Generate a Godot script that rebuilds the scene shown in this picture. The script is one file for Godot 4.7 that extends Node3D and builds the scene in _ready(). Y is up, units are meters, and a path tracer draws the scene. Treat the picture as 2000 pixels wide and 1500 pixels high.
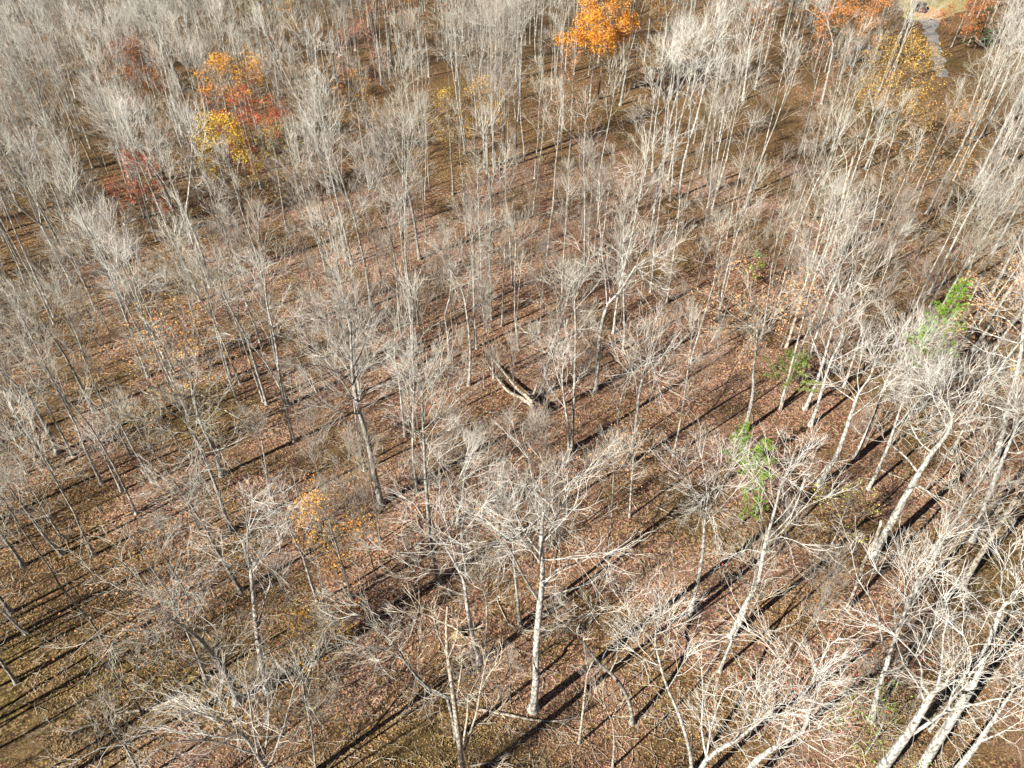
extends Node3D
# Late-autumn hardwood forest seen from the air: bare pale trees, a few coloured crowns, leaf litter, long shadows.

const CAM_H := 42.0
const PITCH := 42.5
const FPX := 1420.0          # focal length in pixels of the 2000 x 1500 photograph
const SUN_AZ := 53.0         # shadows run this far from straight ahead towards the right
const SUN_EL := 34.0

var rng := RandomNumberGenerator.new()
var gnoise := FastNoiseLite.new()
var cnoise := FastNoiseLite.new()
var taken := {}
var M := {}

# ---------------------------------------------------------------- photograph geometry
const CROPS := {"A": Vector2(0, 0), "B": Vector2(650, 0), "C": Vector2(1300, 0), "D": Vector2(0, 490), "E": Vector2(650, 490), "F": Vector2(1300, 490), "G": Vector2(0, 975), "H": Vector2(650, 975), "I": Vector2(1300, 975)}

func ray(px: Vector2) -> Vector3:
	var t := deg_to_rad(PITCH)
	var fw := Vector3(0, -sin(t), -cos(t))
	var up := Vector3(0, cos(t), -sin(t))
	return Vector3((px.x - 1000.0) / FPX, 0, 0) + up * (-(px.y - 750.0) / FPX) + fw

func on_ground(px: Vector2, h := 0.0) -> Vector3:
	var r := ray(px)
	var t := (h - CAM_H) / r.y
	var p := r * t + Vector3(0, CAM_H, 0)
	if h == 0.0:
		p.y = gh(p.x, p.z)
	return p

# the point of a pixel's ray on the upright plane that faces the camera through foot, pushed back by extra metres
func on_plane(px: Vector2, foot: Vector3, extra := 0.0) -> Vector3:
	var n := Vector3(foot.x, 0, foot.z)
	var dist := n.length() + extra
	n = n.normalized()
	var r := ray(px)
	return r * (dist / r.dot(n)) + Vector3(0, CAM_H, 0)

func to_px(p: Vector3) -> Vector2:
	var t := deg_to_rad(PITCH)
	var q := p - Vector3(0, CAM_H, 0)
	var d := q.dot(Vector3(0, -sin(t), -cos(t)))
	if d < 0.5:
		return Vector2(-9999, -9999)
	return Vector2(1000.0 + FPX * q.x / d, 750.0 - FPX * q.dot(Vector3(0, cos(t), -sin(t))) / d)

func gh(x: float, z: float) -> float:
	var d := Vector2(x, z).length()
	var k := clampf((120.0 - d) / 60.0, 0.0, 1.0)
	return k * (0.16 * gnoise.get_noise_2d(x, z) + 0.05 * gnoise.get_noise_2d(x * 6.0, z * 6.0))

# crop pixels (flat list) -> photograph pixels
func cp(crop: String, flat: Array) -> PackedVector2Array:
	var o: Vector2 = CROPS[crop]
	var r := PackedVector2Array()
	for i in range(0, flat.size(), 2):
		r.append(o + Vector2(flat[i], flat[i + 1]) * 0.35)
	return r

# ---------------------------------------------------------------- mesh buffers
class Buf:
	var v := PackedVector3Array()
	var n := PackedVector3Array()
	var c := PackedColorArray()
	var i := PackedInt32Array()
	func mesh(mat: Material) -> ArrayMesh:
		var a := []
		a.resize(Mesh.ARRAY_MAX)
		a[Mesh.ARRAY_VERTEX] = v
		a[Mesh.ARRAY_NORMAL] = n
		a[Mesh.ARRAY_COLOR] = c
		a[Mesh.ARRAY_INDEX] = i
		var m := ArrayMesh.new()
		m.add_surface_from_arrays(Mesh.PRIMITIVE_TRIANGLES, a)
		m.surface_set_material(0, mat)
		return m

func tube(b: Buf, pts: PackedVector3Array, rad: PackedFloat32Array, sides: int, col: Color) -> void:
	var k := pts.size()
	var dir := (pts[1] - pts[0]).normalized()
	var u := dir.cross(Vector3(0.31, 0.2, 0.93) if absf(dir.z) < 0.8 else Vector3(0.9, 0.3, 0.1)).normalized()
	var start := b.v.size()
	var point_end := rad[k - 1] < 0.004
	var rings := k - 1 if point_end else k
	for j in rings:
		if j > 0:
			dir = (pts[mini(j + 1, k - 1)] - pts[j - 1]).normalized()
			u = (u - dir * u.dot(dir)).normalized()
		var w := dir.cross(u)
		for s in sides:
			var a := TAU * s / sides
			var o := u * cos(a) + w * sin(a)
			b.v.append(pts[j] + o * rad[j])
			b.n.append(o)
			b.c.append(col)
	for j in rings - 1:
		var r0 := start + j * sides
		for s in sides:
			var s1 := (s + 1) % sides
			b.i.append(r0 + s)
			b.i.append(r0 + sides + s)
			b.i.append(r0 + s1)
			b.i.append(r0 + s1)
			b.i.append(r0 + sides + s)
			b.i.append(r0 + sides + s1)
	var r1 := start + (rings - 1) * sides
	var tip := b.v.size()
	b.v.append(pts[k - 1])
	b.n.append(dir)
	b.c.append(col)
	for s in sides:
		b.i.append(r1 + s)
		b.i.append(tip)
		b.i.append(r1 + (s + 1) % sides)

# ---------------------------------------------------------------- trees
class Growth:
	var wood := Buf.new()
	var fine := Buf.new()
	var tips := PackedVector3Array()
	var wob := 0.16
	var up := 0.10
	var bpm := 1.6       # branches on each metre of limb
	var tpm := 3.0       # twigs on each metre of branch
	var sub := 2         # side twigs on each twig
	var tw := 0.011      # twig radius
	var blen := 1.9      # branch length
	var col := Color(0.4, 0.37, 0.32)
	var tcol := Color(0.4, 0.37, 0.33)

func rv() -> Vector3:
	return Vector3(rng.randf_range(-1, 1), rng.randf_range(-1, 1), rng.randf_range(-1, 1))

func aside(dir: Vector3, deg: float) -> Vector3:
	var s := dir.cross(rv())
	if s.length_squared() < 1e-4:
		s = dir.cross(Vector3(0.3, 0.5, 0.8))
	var a := deg_to_rad(deg)
	return dir * cos(a) + s.normalized() * sin(a)

func jit(c: Color, k: float) -> Color:
	var f := 1.0 + rng.randf_range(-k, k)
	return Color(c.r * f, c.g * f, c.b * f)

func twig(T: Growth, p: Vector3, dir: Vector3, length: float, r: float) -> void:
	var d1 := (dir + rv() * 0.22 + Vector3(0, T.up, 0)).normalized()
	var p1 := p + d1 * length * 0.5
	var d2 := (d1 + rv() * 0.35 + Vector3(0, T.up * 1.5, 0)).normalized()
	var p2 := p1 + d2 * length * 0.5
	tube(T.fine, PackedVector3Array([p, p1, p2]), PackedFloat32Array([r, r * 0.75, 0.002]), 3, jit(T.tcol * Color(0.95, 0.93, 0.91), 0.18))
	T.tips.append(p2)
	for s in T.sub:
		var q := p1.lerp(p2, rng.randf_range(-0.6, 0.6)) if s > 0 else p1
		var e := q + (aside(d2, rng.randf_range(25, 55)) + Vector3(0, T.up, 0)).normalized() * length * rng.randf_range(0.35, 0.6)
		tube(T.fine, PackedVector3Array([q, e]), PackedFloat32Array([r * 0.62, 0.002]), 3, jit(T.tcol * Color(0.86, 0.81, 0.77), 0.2))
		T.tips.append(e)

func branch(T: Growth, p: Vector3, dir: Vector3, length: float, r: float) -> void:
	var pts := PackedVector3Array([p])
	var rad := PackedFloat32Array([r])
	var d := dir
	var n := 4 if length > 1.2 else 3
	for i in n:
		d = (d + rv() * T.wob * 1.5 + Vector3(0, T.up, 0)).normalized()
		pts.append(pts[i] + d * length / n)
		rad.append(lerpf(r, maxf(T.tw * 0.8, r * 0.3), (i + 1.0) / n))
	tube(T.fine, pts, rad, 3 if r < 0.03 else 4, jit(T.tcol, 0.12))
	var m := int(ceil(length * T.tpm))
	for j in m:
		var t := (j + rng.randf()) / m * 0.8 + 0.2
		var i := mini(int(t * n), n - 1)
		var q := pts[i].lerp(pts[i + 1], t * n - i)
		var dd := (pts[i + 1] - pts[i]).normalized()
		twig(T, q, aside(dd, rng.randf_range(22, 50)), rng.randf_range(0.6, 1.35) * (1.15 - 0.4 * t), T.tw)
	for j in 2:
		twig(T, pts[n], aside(d, rng.randf_range(5, 25)), rng.randf_range(0.5, 1.0), T.tw)

# a limb along given points; it carries branches from fraction bare on
func limb(T: Growth, pts: PackedVector3Array, r0: float, r1: float, bare := 0.2, dense := 1.0, sides := 5) -> void:
	var n := pts.size() - 1
	var rad := PackedFloat32Array()
	var total := 0.0
	for i in n:
		total += pts[i].distance_to(pts[i + 1])
	for i in n + 1:
		rad.append(lerpf(r0, r1, float(i) / n))
	tube(T.wood, pts, rad, sides, jit(T.col, 0.08))
	var m := int(ceil(total * (1.0 - bare) * T.bpm * dense))
	for j in m:
		var t := bare + (1.0 - bare) * (j + rng.randf()) / m
		var i := mini(int(t * n), n - 1)
		var q := pts[i].lerp(pts[i + 1], t * n - i)
		var dd := (pts[i + 1] - pts[i]).normalized()
		var rr := lerpf(r0, r1, t)
		branch(T, q, aside(dd, rng.randf_range(30, 65)), T.blen * rng.randf_range(0.55, 1.2) * (1.15 - 0.45 * t), clampf(rr * 0.36, 0.011, 0.03))
	if dense > 0.0:
		var d := (pts[n] - pts[n - 1]).normalized()
		for j in 3:
			branch(T, pts[n], aside(d, rng.randf_range(5, 30)), T.blen * rng.randf_range(0.5, 0.9), clampf(r1 * 0.7, 0.011, 0.026))

func grow_limb(T: Growth, p: Vector3, dir: Vector3, length: float, r: float, bare := 0.25) -> void:
	var n := clampi(int(length * 1.3), 3, 7)
	var pts := PackedVector3Array([p])
	var d := dir
	for i in n:
		d = (d + rv() * T.wob + Vector3(0, T.up, 0)).normalized()
		pts.append(pts[i] + d * length / n)
	limb(T, pts, r, maxf(0.013, r * 0.3), bare)
	if length > 3.2:      # a fork part of the way along
		var k := int(n * 0.5)
		var e := (pts[k + 1] - pts[k]).normalized()
		var q := PackedVector3Array([pts[k]])
		d = aside(e, rng.randf_range(25, 45))
		for i in 4:
			d = (d + rv() * T.wob + Vector3(0, T.up * 1.3, 0)).normalized()
			q.append(q[i] + d * length * 0.13)
		limb(T, q, r * 0.5, 0.013, 0.3)

func smooth(pts: PackedVector3Array, per: int) -> PackedVector3Array:
	var c := Curve3D.new()
	for i in pts.size():
		var a := pts[maxi(i - 1, 0)]
		var b := pts[mini(i + 1, pts.size() - 1)]
		var h := (b - a) / 6.0
		c.add_point(pts[i], -h, h)
	var r := PackedVector3Array()
	for i in pts.size() - 1:
		for k in per:
			r.append(c.sample(i, float(k) / per))
	r.append(pts[pts.size() - 1])
	return r

func along(pts: PackedVector3Array, t: float) -> Vector3:
	var n := pts.size() - 1
	var i := clampi(int(t * n), 0, n - 1)
	return pts[i].lerp(pts[i + 1], t * n - i)

# the trunk: a flared butt, then an even taper
func trunk(T: Growth, pts: PackedVector3Array, r0: float, r1: float, sides := 8) -> void:
	var q := PackedVector3Array()
	var rad := PackedFloat32Array()
	var d0 := (pts[1] - pts[0]).normalized()
	q.append(pts[0] - Vector3(0, 0.35, 0)); rad.append(r0 * 2.3)
	q.append(pts[0] + d0 * 0.04); rad.append(r0 * 1.75)
	q.append(pts[0] + d0 * 0.34); rad.append(r0 * 1.2)
	var n := pts.size() - 1
	for i in range(1, n + 1):
		if pts[i].distance_to(pts[0]) < 0.45:
			continue
		q.append(pts[i])
		rad.append(lerpf(r0, r1, pow(float(i) / n, 0.9)) * (1.0 + rng.randf_range(-0.05, 0.05)))
	tube(T.wood, q, rad, sides, jit(T.col, 0.06))

# limbs in all directions on a trunk, from fraction cs up; reach in metres
func crown(T: Growth, pts: PackedVector3Array, r0: float, r1: float, cs: float, count: int, reach: float, spread: float) -> void:
	var az := rng.randf() * TAU
	for j in count:
		var t := cs + (1.0 - cs) * (j + rng.randf_range(0.1, 0.9)) / count
		az += 2.4 + rng.randf_range(-0.5, 0.5)
		var f := (t - cs) / (1.0 - cs)
		var p := along(pts, t)
		var ax := (along(pts, minf(t + 0.04, 1.0)) - along(pts, t - 0.04)).normalized()
		var tilt := deg_to_rad(spread * (1.1 - 0.55 * f) + rng.randf_range(-8, 8))
		var side := Vector3(cos(az), 0, sin(az))
		var dir := (ax * cos(tilt) + side * sin(tilt)).normalized()
		var ln := reach * (0.55 + 0.75 * sin(PI * clampf(0.22 + 0.68 * f, 0, 1))) * rng.randf_range(0.65, 1.1)
		grow_limb(T, p, dir, ln, clampf(lerpf(r0, r1, t) * 0.34, 0.018, 0.06))
	for j in 3:
		var e := pts[pts.size() - 1]
		var ax := (e - pts[pts.size() - 2]).normalized()
		grow_limb(T, e, aside(ax, rng.randf_range(8, 28)), reach * rng.randf_range(0.35, 0.6), clampf(r1 * 0.6, 0.018, 0.05))

# ---- leaves
func leaf_mesh_on(b: Buf, p: Vector3, size: float, col: Color) -> void:
	var nrm := (rv() + Vector3(0, 0.9, 0)).normalized()
	var a := nrm.cross(rv()).normalized()
	var w := nrm.cross(a)
	var k := b.v.size()
	var fold := nrm * size * 0.22
	b.v.append(p - a * size * 0.5)
	b.v.append(p + w * size * 0.34 + fold)
	b.v.append(p + a * size * 0.55)
	b.v.append(p - w * size * 0.34 + fold)
	for j in 4:
		b.n.append(nrm)
		b.c.append(col)
	for j in [0, 1, 2, 0, 2, 3]:
		b.i.append(k + j)

func pick(cols: Array, k := 0.2) -> Color:
	return jit(cols[rng.randi() % cols.size()], k)

# leaves round the twig tips; keep = share of tips, each = leaves on one tip
func leaves(T: Growth, keep: float, each: int, size: float, cols: Array, clump := 0.0, cols_top := [], top_from := 1e9) -> Buf:
	var b := Buf.new()
	for p in T.tips:
		if clump > 0.0 and cnoise.get_noise_3d(p.x * 9.0, p.y * 9.0, p.z * 9.0) < clump - 0.35:
			continue
		if rng.randf() > keep:
			continue
		var use := cols_top if cols_top.size() > 0 and p.y + rng.randf_range(-1.2, 1.2) > top_from else cols
		for j in each:
			leaf_mesh_on(b, p + rv() * size * 2.0, size * rng.randf_range(0.45, 1.05), pick(use, 0.32))
	return b

# ---------------------------------------------------------------- things
func numbered(called: String) -> String:
	if not taken.has(called):
		taken[called] = 0
		return called
	taken[called] += 1
	return "%s_%03d" % [called, taken[called]]

func thing(called: String, label: String, category: String, at: Vector3, group := "") -> Node3D:
	var o := Node3D.new()
	o.name = numbered(called)
	add_child(o)
	o.position = at
	o.set_meta("label", label)
	o.set_meta("category", category)
	if group != "":
		o.set_meta("group", group)
	return o

func part(called: String, mesh: Mesh, parent: Node) -> MeshInstance3D:
	var o := MeshInstance3D.new()
	o.name = called
	o.mesh = mesh
	parent.add_child(o, true)
	return o

func fill_tree(root: Node3D, T: Growth, leaf: Buf = null) -> void:
	part("trunk", T.wood.mesh(M.bark), root)
	if T.fine.v.size() > 0:
		part("crown", T.fine.mesh(M.twig), root)
	if leaf != null and leaf.v.size() > 0:
		part("leaves", leaf.mesh(M.leaf), root)

const GREY := Color(0.43, 0.425, 0.385)
const PALE := Color(0.56, 0.55, 0.50)
const WHITE := Color(0.60, 0.59, 0.545)
const DEAD := Color(0.56, 0.50, 0.41)

func tree_of(style: String) -> Growth:
	var T := Growth.new()
	match style:
		"fan":
			T.wob = 0.15; T.up = 0.085; T.bpm = 1.25; T.tpm = 1.9; T.tw = 0.0072; T.blen = 2.2
			T.col = GREY; T.tcol = Color(0.57, 0.57, 0.525)
		"white":
			T.wob = 0.26; T.up = 0.06; T.bpm = 1.2; T.tpm = 1.7; T.sub = 1; T.tw = 0.0078; T.blen = 2.1
			T.col = WHITE; T.tcol = Color(0.64, 0.635, 0.595)
		"oak":
			T.wob = 0.32; T.up = 0.05; T.bpm = 1.05; T.tpm = 1.5; T.sub = 1; T.tw = 0.0081; T.blen = 2.0
			T.col = GREY; T.tcol = Color(0.51, 0.51, 0.455)
		"pole":
			T.wob = 0.2; T.up = 0.085; T.bpm = 1.0; T.tpm = 1.5; T.sub = 1; T.tw = 0.0074; T.blen = 1.6
			T.col = PALE; T.tcol = Color(0.54, 0.535, 0.475)
		"dead":
			T.wob = 0.25; T.up = 0.08; T.bpm = 0.5; T.tpm = 1.2; T.sub = 1; T.tw = 0.012; T.blen = 1.0
			T.col = DEAD; T.tcol = DEAD
		"sapling":
			T.wob = 0.14; T.up = 0.12; T.bpm = 2.0; T.tpm = 2.6; T.sub = 1; T.tw = 0.008; T.blen = 1.1
			T.col = Color(0.36, 0.33, 0.29); T.tcol = Color(0.36, 0.33, 0.29)
	return T

# ---------------------------------------------------------------- prototype trees for the wood
var protos := []

func make_proto(style: String, h: float, r: float, cs: float, count: int, reach: float, spread: float, opt: Dictionary, label: String) -> void:
	rng.seed = 7000 + protos.size() * 131
	var T := tree_of(style)
	if opt.has("tint"):
		T.tcol = opt.tint
		T.col = opt.tint * Color(0.98, 0.97, 0.92)
	var pts := PackedVector3Array([Vector3.ZERO])
	var d := Vector3(opt.get("lean", 0.0), 1, rng.randf_range(-0.05, 0.05)).normalized()
	var n := 8
	for i in n:
		d = (d + rv() * opt.get("bend", 0.075) + Vector3(0, 0.04, 0)).normalized()
		pts.append(pts[i] + d * h * opt.get("stem", 0.9) / n)
	var r1 := maxf(0.03, r * 0.22)
	if opt.get("snag", false):
		trunk(T, pts, r, r * 0.55, 7)
		for j in count:
			var p := along(pts, rng.randf_range(cs, 0.97))
			grow_limb(T, p, (aside(Vector3.UP, rng.randf_range(35, 75))), reach * rng.randf_range(0.4, 1.0), r * 0.3, 0.4)
	elif opt.has("fork"):
		var k: int = opt.fork
		var low := pts.slice(0, k + 1)
		trunk(T, low, r, r * 0.75, 8)
		var az := rng.randf() * TAU
		for s in opt.get("stems", 2):
			var q := PackedVector3Array([low[k]])
			var dir := (Vector3.UP + Vector3(cos(az), 0, sin(az)) * rng.randf_range(0.28, 0.45)).normalized()
			az += TAU / opt.get("stems", 2)
			for i in n - k:
				dir = (dir + rv() * 0.07 + Vector3(0, 0.07, 0)).normalized()
				q.append(q[i] + dir * h * 0.9 / n)
			limb(T, q, r * 0.62, r1, 0.45, 0.35, 6)
			crown(T, q, r * 0.55, r1, 0.25, count, reach, spread)
	else:
		trunk(T, pts, r, r1, 8)
		crown(T, pts, r, r1, cs, count, reach, spread)
	var leaf: Mesh = null
	if opt.has("leaf"):
		leaf = leaves(T, opt.leaf[0], opt.leaf[1], opt.leaf[2], opt.leaf[3]).mesh(M.leaf)
	protos.append({"wood": T.wood.mesh(M.bark), "fine": T.fine.mesh(M.twig), "leaf": leaf, "label": label, "h": h, "dead": opt.get("snag", false)})

func make_protos() -> void:
	make_proto("fan", 18, 0.140, 0.45, 13, 3.6, 44, {}, "straight bare tree with a rounded fan of fine grey twigs")
	make_proto("fan", 17, 0.124, 0.5, 12, 3.0, 38, {"bend": 0.07, "tint": Color(0.40, 0.375, 0.345)}, "slightly bowed bare tree with a dense silvery twig crown")
	make_proto("fan", 19, 0.166, 0.4, 8, 3.2, 42, {"fork": 4, "tint": Color(0.62, 0.63, 0.61)}, "tall bare tree forking in two under a silvery crown")
	make_proto("oak", 18, 0.174, 0.42, 11, 4.0, 58, {"bend": 0.09, "tint": Color(0.42, 0.42, 0.355)}, "crooked bare grey tree with wide wandering limbs")
	make_proto("oak", 17, 0.158, 0.5, 10, 3.6, 60, {"bend": 0.1, "lean": 0.06, "tint": Color(0.37, 0.35, 0.31)}, "leaning grey tree with twisted spreading bare limbs")
	make_proto("oak", 19, 0.182, 0.4, 6, 3.4, 52, {"fork": 5, "stems": 3}, "sturdy grey tree splitting into three bare crooked leaders")
	make_proto("white", 18, 0.140, 0.45, 11, 3.1, 46, {}, "pale straight bare tree with white upswept limbs")
	make_proto("white", 19, 0.149, 0.42, 7, 2.9, 42, {"fork": 3}, "white barked bare tree with a low V fork")
	make_proto("white", 17, 0.124, 0.55, 10, 2.7, 48, {"bend": 0.08, "lean": -0.05, "tint": Color(0.58, 0.575, 0.53)}, "pale slightly tilted bare tree with a short white crown")
	make_proto("dead", 14, 0.124, 0.5, 5, 2.0, 50, {"snag": true, "bend": 0.06}, "dead tan snag with a broken top and few stubs")
	make_proto("oak", 16, 0.140, 0.45, 10, 3.2, 55, {"bend": 0.08, "leaf": [0.10, 1, 0.15, [Color(0.33, 0.16, 0.09), Color(0.40, 0.20, 0.09), Color(0.30, 0.20, 0.10)]]}, "grey tree holding a thin scatter of brown leaves")
	make_proto("fan", 16, 0.124, 0.45, 10, 2.9, 46, {"leaf": [0.13, 1, 0.13, [Color(0.42, 0.26, 0.10), Color(0.36, 0.26, 0.10), Color(0.42, 0.19, 0.09)]]}, "grey tree with a thin dusting of ochre leaves in its twigs")
	make_proto("pole", 17, 0.090, 0.6, 8, 1.9, 40, {}, "thin pole straight bare tree with a small crown")
	make_proto("pole", 15, 0.076, 0.55, 8, 1.7, 44, {"bend": 0.08, "tint": Color(0.40, 0.385, 0.35)}, "thin wavering bare pole tree with sparse twigs")
	make_proto("pole", 18, 0.107, 0.62, 9, 2.2, 38, {}, "tall slender bare tree clear of branches below its narrow crown")
	make_proto("pole", 16, 0.088, 0.7, 5, 1.3, 40, {"bend": 0.05, "tint": Color(0.62, 0.62, 0.58)}, "very thin bare pole with only a wisp of twigs on top")
	make_proto("pole", 14, 0.075, 0.6, 6, 1.3, 42, {"bend": 0.1, "lean": 0.08, "tint": Color(0.36, 0.345, 0.31)}, "thin tilted young pole with a light twig top")
	make_proto("pole", 18, 0.112, 0.68, 6, 1.7, 36, {"bend": 0.06}, "lanky straight young tree with a high narrow crown")
	# saplings from here on
	make_proto("sapling", 8, 0.041, 0.35, 7, 1.4, 48, {"bend": 0.1}, "thin bare sapling with short side twigs")
	make_proto("sapling", 6, 0.032, 0.3, 7, 1.3, 52, {"bend": 0.12}, "spindly leaning bare sapling of the undergrowth")
	make_proto("sapling", 10, 0.050, 0.5, 6, 1.3, 42, {"bend": 0.08}, "slim whip like bare sapling with a wispy top")
	make_proto("sapling", 4, 0.023, 0.15, 9, 1.1, 55, {"bend": 0.12}, "low bushy bare sapling on the leaf litter")

const FIRST_POLE := 12
const N_TREES := 18

func plant(root: Node3D, p: Dictionary) -> void:
	part("trunk", p.wood, root)
	part("crown", p.fine, root)
	if p.leaf != null:
		part("leaves", p.leaf, root)

# ---------------------------------------------------------------- trees traced one by one
const RUST := [Color(0.30, 0.15, 0.07), Color(0.36, 0.20, 0.09), Color(0.25, 0.14, 0.07)]
const TAN := [Color(0.52, 0.28, 0.13), Color(0.45, 0.25, 0.12), Color(0.58, 0.33, 0.17)]
const REDS := [Color(0.42, 0.08, 0.06), Color(0.40, 0.13, 0.09)]
const GOLD := [Color(0.62, 0.30, 0.04), Color(0.58, 0.36, 0.06), Color(0.60, 0.24, 0.05)]
const YELL := [Color(0.60, 0.42, 0.06), Color(0.52, 0.40, 0.08), Color(0.58, 0.32, 0.05)]
const OLIVE := [Color(0.28, 0.24, 0.06), Color(0.34, 0.24, 0.07), Color(0.25, 0.25, 0.07)]
const OCHRE := [Color(0.54, 0.34, 0.07), Color(0.54, 0.28, 0.07), Color(0.42, 0.33, 0.08)]

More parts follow.
